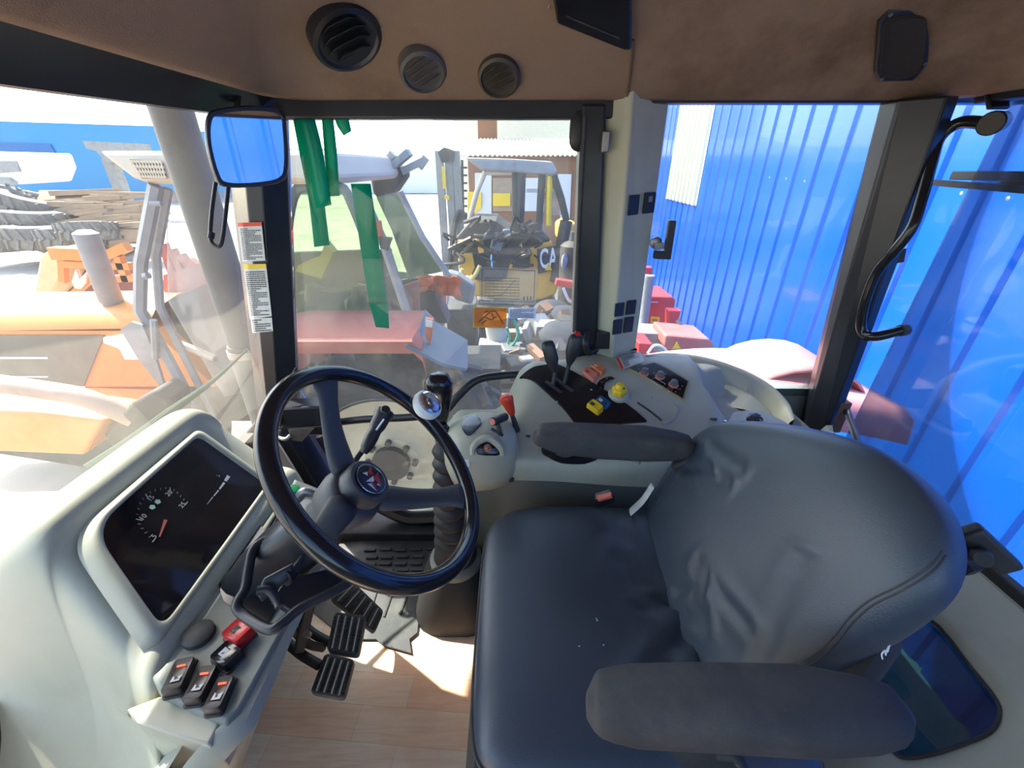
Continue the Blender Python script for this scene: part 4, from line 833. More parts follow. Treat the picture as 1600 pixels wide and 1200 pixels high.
# ================================================================== DASHBOARD
T = thing('dashboard', 'grey-beige dashboard with a dark instrument cluster and rocker switches, left of the steering wheel', 'dashboard', (-.7, .6, .4))
S_nb, S_fb = PZ(250, 984, .645), PZ(413, 760, .645); S_nt, S_ft = PZ(143, 830, .79), PZ(307, 684, .79)
def mixp(a, c, t): return a + (c-a)*t
def prof(Y, dz=0, dx=0, skew=0, lip=1):
    pts = [(-.575, .30), (-.575, .60), (-.585, .628), (-.604, .644), (-.626, .640), (-.752, .788), (-.752, .815), (-.762, .832), (-.785, .840), (-.82, .832), (-.87, .80), (-.93, .72), (-.97, .60), (-.99, .3), (-1.3, .25)]
    out = []
    for X, z in pts: out.append((X, z))
    return out
P = prof(0); NP = len(P)
def yn(X): # near edge in Y as function of X
    return .385 + max(0, min(1, (-.565 - X)/.19))*.095
rows = []
def row(fy, fz=lambda X, z: z, fx=lambda X, z: X): rows.append([V((fx(X, z), fy(X, z), fz(X, z))) for X, z in P])
sink = lambda k: (lambda X, z: z if z < .5 else .5 + (z-.5)*k)
row(lambda X, z: .925, sink(.55), lambda X, z: -.78 + (X+.78)*.85)
row(lambda X, z: .915, sink(.80), lambda X, z: -.78 + (X+.78)*.93)
row(lambda X, z: .895, sink(.93), lambda X, z: -.78 + (X+.78)*.98)
row(lambda X, z: .865, sink(.99))
row(lambda X, z: .835)
row(lambda X, z: .60 + (.0))
row(lambda X, z: yn(X) + .045)
row(lambda X, z: yn(X) + .02, sink(.99))
row(lambda X, z: yn(X), sink(.95))
row(lambda X, z: yn(X) - .02, sink(.86))
row(lambda X, z: yn(X) - .038 , sink(.66))
row(lambda X, z: yn(X) - .062, sink(.25))
row(lambda X, z: yn(X) - .10, lambda X, z: min(z, .3) if z < .5 else .40)
row(lambda X, z: .13, lambda X, z: .12 if z > .45 else .05)
b = MB(); b.grid(rows); body = b.build('cowl', M['beige'], T, smooth=70)
m = body.modifiers.new('s', 'SUBSURF'); m.levels = 2; m.render_levels = 2
# small raised box on the crest
b = MB(); c1 = PZ(165, 752, .812); b.rings([[c1 + V((x*k - .01, y*k, h)) for x, y in rrect(.05, .11, .024)] for k, h in ((1.3, -.04), (1.1, .0), (.95, .012), (.8, .017))]); b.build('speaker_hump', M['beige'], T, smooth=60)
# cluster lens
sn = (S_fb - S_nb).cross(S_nt - S_nb).normalized()
if sn.x < 0: sn = -sn
def rq(pts, r, n=6):
    out = []
    for i, p in enumerate(pts):
        a, c = pts[i-1], pts[(i+1) % len(pts)]; rr = r[i] if hasattr(r, '__len__') else r
        p0 = p + (a-p).normalized()*rr; p1 = p + (c-p).normalized()*rr
        for j in range(n+1):
            t = j/n; out.append(p0*(1-t)**2 + p*2*t*(1-t) + p1*t*t)
    return out
q = rq([S_nb, S_fb, S_ft, S_nt], [.028, .012, .018, .05])
sc = (S_nb+S_fb+S_ft+S_nt)/4
b = MB(); q0 = [p + sn*.001 for p in q]; q1 = [sc + (p-sc)*1.09 + sn*.012 for p in q]; q2 = [sc + (p-sc)*1.15 + sn*.010 for p in q]; q3 = [sc + (p-sc)*1.22 - sn*.012 for p in q]
q1 = [sc + (p-sc)*1.06 + sn*.0115 for p in q]; q2 = [sc + (p-sc)*1.12 + sn*.010 for p in q]; q3 = [sc + (p-sc)*1.20 - sn*.012 for p in q]
b.grid([[p + sn*.004 for p in q], [sc + (p-sc)*1.004 + sn*.008 for p in q], [sc + (p-sc)*1.02 + sn*.0105 for p in q], q1, q2, q3], cu=True); b.build('cluster_bezel', M['beige'], T, smooth=70, sub=1)
b = MB(); b.prism([p + sn*.003 for p in q], sn*.004); scr = b.build('instrument_cluster', M['screen'], T, smooth=0)
def on(u, v, h=.0076): return PP(u, v, S_nb + sn*h, sn)
C3 = lambda x, y: (100 + x/3.333, 640 + y/3.333)
def z3(x, y, h=.0076): return on(*C3(x, y), h)
gx = (S_fb - S_nb).normalized(); gy = sn.cross(gx).normalized()
if gy.z < 0: gy = -gy
gc = z3(535, 600)
g25 = z3(650, 478); g10 = z3(375, 570); g20 = z3(553, 405)
b = MB()
for nm, x, y in (('5', 470, 660), ('10', 412, 560), ('15', 452, 462), ('20', 547, 436), ('25', 617, 497)):
    b.text(nm, .013, z3(x, y), gx, gy, depth=.0003)
def seg(b, p, q, w, n=sn): 
    d = (q-p).normalized(); s = n.cross(d)*w/2; b.add([p-s, p+s, q+s, q-s], [(0,1,2,3)])
for x, y, L in ((460, 690, 1), (375, 570, 1), (425, 440, 1), (553, 405, 1), (645, 480, 1)):
    p = z3(x, y); seg(b, p, p + (gc-p).normalized()*.010, .0018)
arc = catmull([z3(460, 690), z3(375, 570), z3(425, 440), z3(553, 405), z3(645, 480)], 5)
for p in arc[::1]: seg(b, p, p + (gc-p).normalized()*.005, .0007)
b.build('dial_marks', mat('dial_print', (.45, .46, .45), .6), scr, smooth=0)
b = MB(); p, q4 = z3(497, 663), z3(530, 573); s = sn.cross(q4-p).normalized(); b.add([p-s*.0012, p+s*.0012, q4+s*.003, q4-s*.003], [(0,1,2,3)]); b.build('needle', mat('needle_red', (.5, .12, .08), .5), scr, smooth=0)
b = MB()
for x, y in ((460, 508), (488, 480)):
    c = z3(x, y); b.lathe([(.0055, 0), (.0055, .0004)], c, sn, n=5); 
b.build('warning_symbol', mat('symbol_mint', (.35, .55, .45), .5), scr, smooth=0)
b = MB()
for k, (x0, y0, x1, y1, w0, w1) in enumerate(((745, 493, 775, 455, .0006, .0018), (780, 450, 805, 420, .002, .003), (810, 414, 835, 380, .0035, .005), (840, 372, 858, 345, .006, .008))):
    p, q5 = z3(x0, y0), z3(x1, y1); s = sn.cross(q5-p).normalized()/2; b.add([p-s*w0, p+s*w0, q5+s*w1, q5-s*w1], [(0,1,2,3)])
c = z3(805, 338); seg(b, c + gx*.004 + gy*.004, c - gx*.004 - gy*.005, .001); seg(b, c + gy*.005, c - gx*.001, .0014); seg(b, c - gx*.006 + gy*.001, c + gy*.001, .001)
b.build('scale_bar', mat('scale_print', (.5, .5, .5), .6), scr, smooth=0)
b = MB(); c = z3(315, 918)
seg(b, c - gx*.004, c + gx*.004, .001); seg(b, c - gy*.004, c + gy*.004, .001); seg(b, c - gx*.003+gy*.003, c + gx*.003-gy*.003, .0008); b.build('lamp_symbol', mat('dim_print', (.15, .14, .13), .6), scr, smooth=0)
# shelf with the switches
zs_ = .612
sh = [PZ(255, 1085, zs_), PZ(300, 1110, zs_), PZ(352, 1128, zs_), PZ(372, 1110, zs_), PZ(440, 985, zs_), PZ(500, 870, zs_), PZ(520, 770, zs_), PZ(455, 745, zs_), V((-.62, .90, zs_)), V((-.62, .40, zs_))]
b = MB(); cc = sum(sh, V((0,0,0)))/len(sh)
b.rings([[p + V((0, 0, -.07)) + (cc-p)*.35 for p in sh], [p + V((0, 0, -.03)) + (p-cc)*.02 for p in sh], [p + V((0, 0, -.006)) for p in sh], [p + (cc-p)*.012 for p in sh]])
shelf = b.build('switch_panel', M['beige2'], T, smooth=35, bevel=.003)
# outer edge strip with seam
ed = [PZ(262, 1290, zs_-.10), PZ(300, 1225, zs_-.06), PZ(330, 1185, zs_-.035), PZ(352, 1160, zs_-.02), PZ(383, 1128, zs_-.012), PZ(415, 1060, zs_-.012), PZ(446, 985, zs_-.012), PZ(505, 865, zs_-.012), PZ(525, 770, zs_-.012)]
b = MB(); b.grid([[p + V((-.03, 0, .003)) for p in ed], [p for p in ed], [p + V((.008, 0, -.02)) for p in ed], [p + V((-.04, 0, -.05)) for p in ed], [p + V((-.12, 0, -.12)) for p in ed], [p + V((-.25, 0, -.30)) for p in ed]]); b.build('edge_trim', M['beige'], T, smooth=60)
# lower front face by the door
lf = [(198, 1108), (250, 1088), (350, 1130), (330, 1168), (262, 1150), (210, 1130)]
b = MB(); b.rings([[PZ(*p, zs_-.0).copy() + V((-.12, .03, -.26)) for p in lf], [PZ(*p, zs_-.0).copy() + V((-.01, .01, -.09)) for p in lf], [PZ(*p, zs_-.02) for p in lf], [PZ(*p, zs_-.012) + (PZ(278, 1122, zs_)-PZ(*p, zs_))*.1 for p in lf]]); b.build('corner_trim', M['beige'], T, smooth=50, bevel=.003)
# footwell cheek below
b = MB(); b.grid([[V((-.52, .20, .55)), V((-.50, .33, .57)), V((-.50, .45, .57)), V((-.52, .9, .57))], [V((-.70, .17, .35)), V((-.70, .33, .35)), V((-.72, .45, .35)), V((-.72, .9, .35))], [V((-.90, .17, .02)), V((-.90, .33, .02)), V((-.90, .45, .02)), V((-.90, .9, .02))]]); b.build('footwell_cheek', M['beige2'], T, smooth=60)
tp_ = [PZ(180, 1105, .59), PZ(225, 1135, .585), PZ(275, 1155, .58), PZ(330, 1172, .575), PZ(352, 1165, .575), PZ(378, 1128, .57), PZ(405, 1075, .565)]
b = MB(); b.grid([tp_, [p + V((-.03, .02, -.10)) for p in tp_], [p + V((-.22, .05, -.5)) for p in tp_]]); b.build('lower_cover', M['beige'], T, smooth=60)
# dark well beneath the wheel
b = MB(); b.prism([PZ(335, 895, zs_+.002), PZ(392, 800, zs_+.002), PZ(425, 845, zs_+.002), PZ(460, 905, zs_+.002), PZ(412, 985, zs_+.002), PZ(350, 940, zs_+.002)], (0, 0, .002)); b.build('column_slot', M['gloss'], T, smooth=0)
# vent slats at far end
vs = MB()
for k in range(5):
    a0 = PZ(405 + k*6, 848 - k*1, zs_+.006); a1 = PZ(440 + k*6, 790 - k*1, zs_+.006); vs.bar(a0, a1, .004, .006)
vs.build('vent_slats', M['rubber'], T, smooth=0)
b = MB(); c = PZ(457, 766, zs_+.03); b.lathe([(.017, -.02), (.017, .002), (.014, .006), (.001, .007)], c, (.1, -.1, 1), n=24); b.build('push_button', M['green'], T)
b = MB(); b.tube([PZ(462, 782, zs_+.01), PZ(476, 768, zs_+.03), PZ(492, 772, zs_+.02)], .012, n=10); b.build('column_boot', M['steel'], T)
b = MB(); c = PZ(312, 994, zs_); b.lathe([(.025, 0), (.025, .010), (.020, .014), (.001, .0145)], c, (0, 0, 1), n=32); b.build('round_knob', M['rubber'], T)
def rocker(pc, pend, w, L, mt, sym, led, h=.014, symat='white'):
    c = PZ(*pc, zs_); e = PZ(*pend, zs_); ex = (e - c); ex.z = 0; ex.normalize(); ey = V((-ex.y, ex.x, 0))
    ol = rrect(L, w, .005, 3); b = MB(); rr = []
    for k, hh in ((1.06, 0), (1.04, .004)): rr.append([c + ex*x*k + ey*y*k + V((0, 0, hh)) for x, y in ol])
    b.rings(rr); f = b.build('switch_bezel', M['rubber'], T, smooth=0)
    b = MB(); rr = []
    def hx(x): return h - .007*math.cos(x/L*math.pi)**2 + .004*(x/L)
    for k, g in ((.96, 0), (.96, .7), (.9, 1), (.5, 1.0)):
        rr.append([c + ex*x*k + ey*y*k + V((0, 0, .003 + hx(x*k)*g)) for x, y in ol])
    b.rings(rr); r_ = b.build('rocker_switch', mt, T, smooth=50)
    def top(x, y, hh=.0022): return c + ex*x + ey*y + V((0, 0, .003 + hx(x) + hh))
    if sym:
        sx = sym; b = MB(); s = .0062; b.prism([top(sx+a*s, bb*s*1.05) for a, bb in ((-1,-1),(1,-1),(1,1),(-1,1))], (0, 0, .0004)); sy = b.build('symbol_tile', M['offwhite'] if symat == 'white' else M['darkprint'], r_, smooth=0)
        b = MB(); b.prism([top(sx-.0035, -.004, .003), top(sx+.003, -.002, .003), top(sx+.001, .004, .003)], (0, 0, .0003)); b.lathe([(.0022, 0), (.0022, .0003)], top(sx-.0015, -.001, .003), (0,0,1), n=10)
        b.build('pictogram', M['darkprint'] if symat == 'white' else M['offwhite'], sy, smooth=0)
    if led is not None:
        b = MB(); b.prism([top(led+a*.0012, bb*.006) for a, bb in ((-1,-1),(1,-1),(1,1),(-1,1))], (0, 0, .0006)); b.build('indicator_strip', M['redlamp'], r_, smooth=0)
rocker((376, 996), (395, 1008), .034, .046, M['red'], -.004, None, .020, 'dark')
rocker((358, 1030), (376, 1043), .034, .046, M['gloss'], -.005, None, .016)
brn = mat('brown_black_switch', (.045, .035, .032), .35, var=.2)
rocker((283, 1061), (272, 1088), .030, .056, brn, .006, -.013)
rocker((317, 1074), (304, 1101), .029, .056, brn, .006, -.013)
rocker((346, 1090), (336, 1114), .027, .052, brn, .004, -.013)

# ================================================================== PEDALS, MAT
T = thing('rubber_floor_mat', 'grey ribbed rubber floor mat in the footwell, torn along its wood-floor side', 'floor mat', PZ(640, 900, 0.0))
mp_ = [(520, 845), (690, 838), (700, 860), (745, 905), (744, 936), (705, 935), (672, 948), (655, 965), (652, 990), (640, 1000), (643, 1022), (600, 1010), (588, 1000), (540, 1000), (470, 940)]
b = MB(); b.prism([PZ(*p, .004) for p in mp_], (0, 0, .006)); b.build('mat_sheet', M['mat'], T, smooth=0)
b = MB(); rnd = random.Random(3)
for i in range(6):
    for j in range(6):
        u = 578 + i*24 + (j % 2)*3; v = 860 + j*11 + rnd.uniform(-1, 1) - i*.6
        if u > 688 or v > 905: continue
        c = PZ(u, v, .013); b.box(c, (.045, .014, .012))
b.build('tread_block', M['mat'], T, smooth=0, bevel=.003)
b = MB()
for k in range(6):
    b.bar(PZ(590 + k*26, 915 + abs(k-3)*1, .011), PZ(575 + k*25, 968 - k*4, .011), .006, .006)
b.build('mat_rib', M['rubber'], T, smooth=0)
def pedal(name, label, quad, zt, thick, nrib, arm, armr=.012, ribmat='offp', ribdir=0):
    q = [PT(*p) for p in quad]; c = sum(q, V((0,0,0)))/4; T = thing(name, label, 'pedal', V((c.x, c.y, max(0, c.z-.1))))
    n = (q[1]-q[0]).cross(q[3]-q[0]).normalized()
    if n.z < 0: n = -n
    o4 = rq(q, .012, 3); b = MB(); b.rings([[p - n*thick for p in o4], [p for p in o4], [c + (p-c)*.94 + n*.004 for p in o4]]); b.build('pedal_pad', M['pedal'], T, smooth=40)
    b = MB()
    for i in range(nrib):
        t = (i+.8)/(nrib+.6); 
        a, e = (mixp(q[0], q[1], t), mixp(q[3], q[2], t)); a, e = mixp(a, e, .1), mixp(a, e, .92)
        b.bar(a + n*.0075, e + n*.0075, .0028, .004, up=n)
    b.build('tread_rib', mat('worn_rib', (.7, .66, .56), .6, var=.3, scale=40), T, smooth=0)
    b = MB()
    for i in range(nrib+1):
        t = (i+.3)/(nrib+.6)
        for k in range(9):
            s = .12 + k*.095; p = mixp(mixp(q[0], q[1], t), mixp(q[3], q[2], t), s)
            b.box(p + n*.004, (.007, .007, .004))
    b.build('tread_grid', M['rubber'], T, smooth=0)
    if arm: b = MB(); b.tube([PT(*p) for p in arm], armr, n=10, ry=.6); b.build('pedal_arm', M['darksteel'], T)
pedal('brake_pedal', 'upper of the two narrow ribbed rubber pedals standing over the wood floor', [(523, 956, 1.12), (572, 962, 1.12), (560, 1026, 1.05), (510, 1018, 1.05)], 0, .02, 4, [(525, 1008, 1.1), (490, 990, 1.12), (465, 965, 1.12), (450, 940, 1.1)])
pedal('brake_pedal', 'lower of the two narrow ribbed rubber pedals, nearest the door', [(508, 1020, 1.04), (555, 1031, 1.04), (538, 1094, .98), (484, 1084, .98)], 0, .02, 4, [(500, 1040, 1.02), (470, 1022, 1.05), (445, 1000, 1.06), (420, 975, 1.04)])
pedal('accelerator_pedal', 'long ribbed black pedal with shiny worn ridges, lying behind the two brake pedals', [(548, 905, 1.25), (600, 955, 1.22), (585, 990, 1.18), (515, 935, 1.2)], 0, .02, 5, None)
T = thing('clutch_pedal', 'dark steel pedal lever with a bolted clevis, half hidden under the tilt bracket', 'pedal', PT(470, 1000, 1.1))
b = MB(); b.tube([PT(440, 930, .98), PT(455, 975, 1.02), PT(480, 1005, 1.06), PT(505, 1012, 1.1)], .011, n=8); b.build('lever_arm', M['darksteel'], T)
b = MB(); b.bar(PT(485, 940, .98), PT(468, 1012, 1.03), .03, .022); b.build('clevis', M['rubber'], T, bevel=.003)
b = MB(); b.cyl(PT(478, 990, .99), PT(482, 992, 1.02), .008); b.build('bolt', M['steel'], T)
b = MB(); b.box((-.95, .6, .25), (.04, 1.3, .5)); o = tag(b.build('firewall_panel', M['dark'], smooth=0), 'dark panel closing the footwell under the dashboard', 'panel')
# ================================================================== SEAT
T = thing('driver_seat', 'dark blue-black vinyl driver seat with wide cushion, low backrest and two padded armrests', 'seat', (.2, .56, .0))
def smooth_ol(pts, k=5): return [(p.x, p.y) for p in catmull([V((x, y, 0)) for x, y in pts], k, True)]
cush = smooth_ol([(-.28, -.20), (-.285, 0), (-.28, .18), (-.25, .25), (-.17, .285), (0, .29), (.18, .27), (.27, .22), (.28, 0), (.27, -.25), (.18, -.285), (0, -.29), (-.17, -.285), (-.25, -.265)])
def wc_(x, y, k):
    w = -.016*math.exp(-((x-.06)**2/.02 + (y*1.0)**2/.03))
    for (ax_, ay_, bx, by, d) in ((.14, -.05, -.02, -.19, .010), (.13, -.02, .02, .10, .006), (.16, .0, .05, -.02, .006), (.15, -.12, .06, -.22, .008)):
        dx, dy = bx-ax_, by-ay_; L2 = dx*dx+dy*dy; t = max(0, min(1, ((x-ax_)*dx+(y-ay_)*dy)/L2)); q = math.hypot(x-ax_-dx*t, y-ay_-dy*t)
        w -= d*math.exp(-(q/.014)**2)*(.4+.6*math.sin(math.pi*min(1, t+.15))); w += d*.6*math.exp(-((q-.028)/.014)**2)
    return w
b = MB(); cO = V((.215, .555, .515))
den = (1, .992, .975, .95, .92, .88, .83, .78, .72, .66, .6, .54, .48, .42, .36, .3, .24, .18, .12, .06, .01)
cushd = smooth_ol([(-.28, -.20), (-.285, 0), (-.28, .18), (-.25, .25), (-.17, .285), (0, .29), (.18, .27), (.27, .22), (.28, 0), (.27, -.25), (.18, -.285), (0, -.29), (-.17, -.285), (-.25, -.265)], 9)
b.pillow(cushd, cO, (1, 0, 0), (0, 1, 0), .062, .07, 3.2, wc_, den); cush_hit = caster(b); cu_ = b.build('cushion', M['vinyl'], T, smooth=180)
b = MB(); b.tube([cO + V((x*1.003, y*1.003, .004)) for x, y in cushd], .0035, n=6, k=1, closed=True); b.build('piping', M['rubber'], cu_)
# backrest: plane frame
Bl = V((.40, .575, .575)); bx = V((0, -1, 0)); by = V((.42, 0, 1)).normalized()
bol = smooth_ol([(-.265, -.03), (-.285, .08), (-.285, .16), (-.265, .23), (-.21, .29), (-.10, .36), (.02, .415), (.11, .43), (.19, .41), (.24, .355), (.25, .27), (.238, .16), (.222, .04), (.21, -.08), (.12, -.14), (-.12, -.11), (-.22, -.07)], 9)
def wb_(x, y, k):
    w = 0
    for (ax_, ay_, bx_, by_, d) in ((-.17, .23, -.06, .26, .005), (-.19, .14, -.12, .20, .006), (-.12, .17, -.06, .22, .004), (.02, .07, .16, .10, .005), (.02, -.02, .07, .06, .008), (.06, -.04, .11, .03, .007), (-.21, .02, -.20, .12, .005), (.21, .05, .14, .25, .004)):
        dx, dy = bx_-ax_, by_-ay_; L2 = dx*dx+dy*dy; t = max(0, min(1, ((x-ax_)*dx+(y-ay_)*dy)/L2)); q = math.hypot(x-ax_-dx*t, y-ay_-dy*t)
        w -= d*math.exp(-(q/.009)**2); w += d*.7*math.exp(-((q-.018)/.010)**2)
    w += .012*math.exp(-((x)**2/.03 + (y-.05)**2/.012))
    return w
b = MB(); b.pillow(bol, Bl, bx, by, .065, .05, 3.0, wb_, den); back_hit = caster(b); bk = b.build('backrest', M['vinyl'], T, smooth=180)
# make sure the padded face looks forward (-X)
ez = bx.cross(by)
b = MB()
st = [(.262, .16), (.235, .10), (.20, .04), (.15, -.03), (.09, -.075)]
def bface(x, y, h): return Bl + bx*x + by*y + ez*h
for du, dv in ((0, 0), (-6, -7)):
    sp2 = [back_hit(u+du, v+dv, .0005) for u, v in ((1478, 868), (1462, 888), (1440, 905), (1405, 925), (1365, 945), (1335, 970), (1310, 1000), (1285, 1025), (1262, 1040))]
    b.tube([p for p in sp2 if p is not None], .0011, n=6)
b.build('seam', M['rubber'], bk)
b = MB()
for u, v in ((932, 967), (933, 970), (905, 1010), (943, 1008)):
    p = cush_hit(u, v, .0008)
    if p: b.box(p, (.0035, .0012, .0008), Matrix.Rotation(u, 3, 'Z'))
b.build('lint', M['white'], cu_, smooth=0)
b = MB(); b.pillow(smooth_ol([(-.24, 0), (-.24, .25), (-.1, .34), (.1, .34), (.24, .22), (.24, 0), (.1, -.06), (-.1, -.06)], 4), Bl - ez*.035, bx, by, .03, .045, 4); b.build('backrest_shell', M['rubber'], T)
def armrest(name, pts, w, h, mt, T):
    # pts: centre line, list of (p, half width, half height)
    R = []
    n = len(pts)
    P = [V(p[0]) for p in pts]
    for i, (p, a, c) in enumerate(pts):
        t = (P[min(i+1, n-1)] - P[max(i-1, 0)]).normalized(); side = V((0, 0, 1)).cross(t).normalized(); up = t.cross(side)
        R.append([V(p) + side*x*a/.5 + up*y*c/.5 for x, y in rrect(1, 1, .32, 5)])
    return MB().rings(R).build(name, mt, T, smooth=180)
# far armrest
a0, a1 = V((.055, .84, .775)), V((.43, .80, .765))
dv = (a1-a0)
def arm_pts(a0, a1, ws, hs, sag): return [(a0 + (a1-a0)*t + V((0, 0, s)), w, h) for t, w, h, s in zip((0, .004, .015, .035, .07, .15, .4, .7, .88, .96, 1), *[(q[0], q[0]+(q[2]-q[0])*.45, q[0]+(q[2]-q[0])*.72, q[0]+(q[2]-q[0])*.9, q[2], q[3], q[4], q[5], q[6], q[6]*.8, q[7]) for q in (ws, hs, sag)])]
armrest('armrest', arm_pts(a0, a1, (.005, .022, .032, .037, .038, .037, .03, .01), (.004, .016, .025, .032, .037, .038, .032, .01), (0.005, 0.003, 0, -.004, -.004, 0, 0, 0)), 0, 0, M['armfab'], T)
b = MB(); b.tube([PT(898, 706, 1.06), PT(920, 700, 1.06), PT(960, 708, 1.06), PT(1000, 722, 1.0)], .006, n=8); b.bar(PT(900, 702, 1.05), PT(948, 708, 1.05), .012, .006); b.build('armrest_bracket', M['grey'], T)
b = MB(); b.bar(V((.40, .79, .74)), V((.47, .76, .66)), .03, .06); b.build('armrest_pivot', M['rubber'], T, bevel=.008)
# near armrest
n0, n1 = PT(922, 1098, .545), PT(1418, 1118, .485)
armrest('armrest', arm_pts(n0, n1, (.006, .026, .036, .040, .041, .041, .034, .01), (.004, .020, .032, .037, .040, .041, .034, .012), (.004, .002, 0, 0, .004, .004, 0, -.004)), 0, 0, M['armfab'], T)
b = MB(); b.bar(V((.38, .275, .70)), V((.48, .33, .62)), .03, .07); b.build('armrest_pivot', M['rubber'], T, bevel=.008)
b = MB(); b.prism([PT(1048, 1178, .57), PT(1150, 1165, .56), PT(1160, 1199, .54), PT(1080, 1215, .55)], (.0, .03, -.02)); b.tube([PT(1120, 1180, .56), PT(1150, 1185, .55), PT(1165, 1215, .54)], .008); b.build('armrest_adjuster', M['rubber'], T, bevel=.003)
# base, suspension
b = MB(); b.rings([[V((.22 + x*k, .55 + y*k, z)) for x, y in rrect(.60, .52, .05)] for k, z in ((1.0, .03), (1.04, .10), (1.02, .36), (.96, .40))]); b.build('seat_base', mat('base_grey', (.05, .047, .045), .7, var=.2, dirt=(.12, .11, .1), dscale=8), T, smooth=40)
b = MB(); b.rings([[V((.22 + x*k, .55 + y*k, z)) for x, y in rrect(.54, .46, .04)] for k, z in ((.9, .40), (.95, .42), (.85, .44), (.95, .46), (.9, .48))]); b.build('suspension_bellows', M['rubber'], T, smooth=40)
b = MB(); p = PT(1535, 858, .60); e0, e1 = PT(1512, 826, .60), PT(1578, 888, .60)
b.bar(e0, e1, .022, .03); ob = b.build('belt_guide', M['rubber'], T, bevel=.006, bseg=3)
b = MB(); b.cyl(PT(1533, 868, .59), PT(1537, 875, .57), .012, .010); b.bar(PT(1505, 850, .62), PT(1530, 865, .60), .018, .018); b.bar(PT(1508, 880, .63), PT(1522, 895, .62), .02, .02); b.build('guide_bolt', M['rubber'], T)
b = MB(); b.bar(PZ(932, 782, .60), PZ(958, 774, .62), .022, .03); bu = b.build('belt_buckle', M['gloss'], T, bevel=.003)
b = MB(); b.bar(PZ(934, 779, .618), PZ(956, 773, .636), .016, .008); b.build('buckle_button', mat('buckle_red', (.6, .12, .08), .35), bu, bevel=.001)
b = MB(); b.tube([PT(1020, 758, 1.02), PT(1004, 782, 1.04), PT(985, 800, 1.07)], .012, n=8, ry=.3); b.build('seat_belt', M['offwhite'], T)
# care tag and lint
b = MB(); q = PT(1381, 1022, .50); b.add([q, q+V((.004,0,.004)), q+V((.003,.002,.016)), q+V((-.002,0,.016))], [(0,1,2,3)]); b.tube([PT(1379, 1030, .5), PT(1378, 1022, .5), PT(1384, 1016, .5), PT(1384, 1024, .5)], .0008, n=5); b.build('loose_thread', M['white'], T, smooth=0)
# ================================================================== RIGHT CONSOLE
T = thing('side_console', 'grey-beige right-hand console with control levers, coloured switches and a deep storage tray', 'console', (.3, 1.12, .1))
def sm(t): t = max(0, min(1, t)); return t*t*(3-2*t)
def ynear(x):
    return .905 + .05*sm((-.02-x)/.2) - .01*sm(x/.3) + .0*x
def yfar(x):
    return 1.305 - .20*sm((x-.66)/.26) - .09*sm((.04-x)/.10) - .06*sm((.30-x)/.2)
def zc(x, y):
    t = (y-.90)/.4
    z = .645 + .105*sm(t*1.15)*(.12 + .88*sm((x+.06)/.14)) - .085*sm((x-.66)/.28)*sm(t)
    z += .035*sm((.64-x)/.05)*sm((x+.03)/.06)*sm((y-.96)/.10)      # raised lever pod
    # bowl
    d = math.hypot((x-.80)/.20, (y-1.15)/.135)
    z -= .09*sm((1.08-d)/.25)
    z += .03*sm((.30-abs(x-.86))/.3)*0
    return z
NX, NY = 96, 34; rows = []
xs = [-.215 + 1.20*i/NX for i in range(NX+1)]
for i, x in enumerate(xs):
    y0, y1 = ynear(x), yfar(x)
    e = sm((x+.215)/.05)*sm((.99-x)/.06)
    yc = (y0+y1)/2; y0, y1 = yc + (y0-yc)*(.6+.4*e), yc + (y1-yc)*(.6+.4*e)
    col = [V((x, y0+.06, .54)), V((x, y0+.03, .565 - .015*sm((x-.1)/.3)))]
    col += [V((x, y0+.004, .572-.015*sm((x-.1)/.3))), V((x, y0, .60)), V((x, y0+.004, .637))]
    for j in range(NY+1):
        y = y0 + .016 + (y1-y0-.016)*j/NY; col.append(V((x, y, zc(x, y) - .03*(1-e))))
    col += [V((x, y1+.012, zc(x, y1) - .015)), V((x, y1+.012, .5))]
    rows.append(col)
b = MB(); b.grid(rows); cb = b.build('console_top', M['beige'], T, smooth=55)
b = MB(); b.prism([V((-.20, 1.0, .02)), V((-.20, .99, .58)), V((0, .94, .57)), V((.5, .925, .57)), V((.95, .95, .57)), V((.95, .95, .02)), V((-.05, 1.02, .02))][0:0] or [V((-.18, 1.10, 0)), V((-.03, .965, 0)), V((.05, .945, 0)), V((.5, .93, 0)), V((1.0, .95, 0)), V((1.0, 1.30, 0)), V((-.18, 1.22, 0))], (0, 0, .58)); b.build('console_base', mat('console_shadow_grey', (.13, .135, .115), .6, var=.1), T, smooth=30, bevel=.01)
def hit(u, v, dz=0):
    lo, hi = .5, 2.2; d = ray(u, v)
    f = lambda t: (CAM + d*t).z - zc((CAM + d*t).x, (CAM + d*t).y) - dz
    t = lo
    while t < hi:
        if f(t) <= 0: break
        t += .01
    a, c = t-.01, t
    for _ in range(30):
        m_ = (a+c)/2
        if f(m_) > 0: a = m_
        else: c = m_
    return CAM + d*c
def surf(pts, dz=.002, n=8):
    """panel lying on the console: four corners in the photo, bilinear, draped"""
    a, c, d, e = [hit(*p) for p in pts]; R = []
    for i in range(n+1):
        s = i/n; l, r_ = mixp(a, e, s), mixp(c, d, s); row = []
        for j in range(n+1): p = mixp(l, r_, j/n); row.append(V((p.x, p.y, zc(p.x, p.y)+dz)))
        R.append(row)
    return R
def panel(pts, name, mt, parent, dz=.003, n=10):
    R = surf(pts, dz, n); b = MB(); b.grid(R)
    ring = R[0] + [r_[-1] for r_ in R[1:]] + R[-1][::-1][1:] + [r_[0] for r_ in R[::-1][1:-1]]
    b.rings([ring, [p - V((0,0,.006)) for p in ring]], False, False)
    return b.build(name, mt, parent, smooth=40)
lp = panel([(812, 592), (868, 570), (1010, 660), (902, 668)], 'lever_panel', M['gloss'], T, .006)
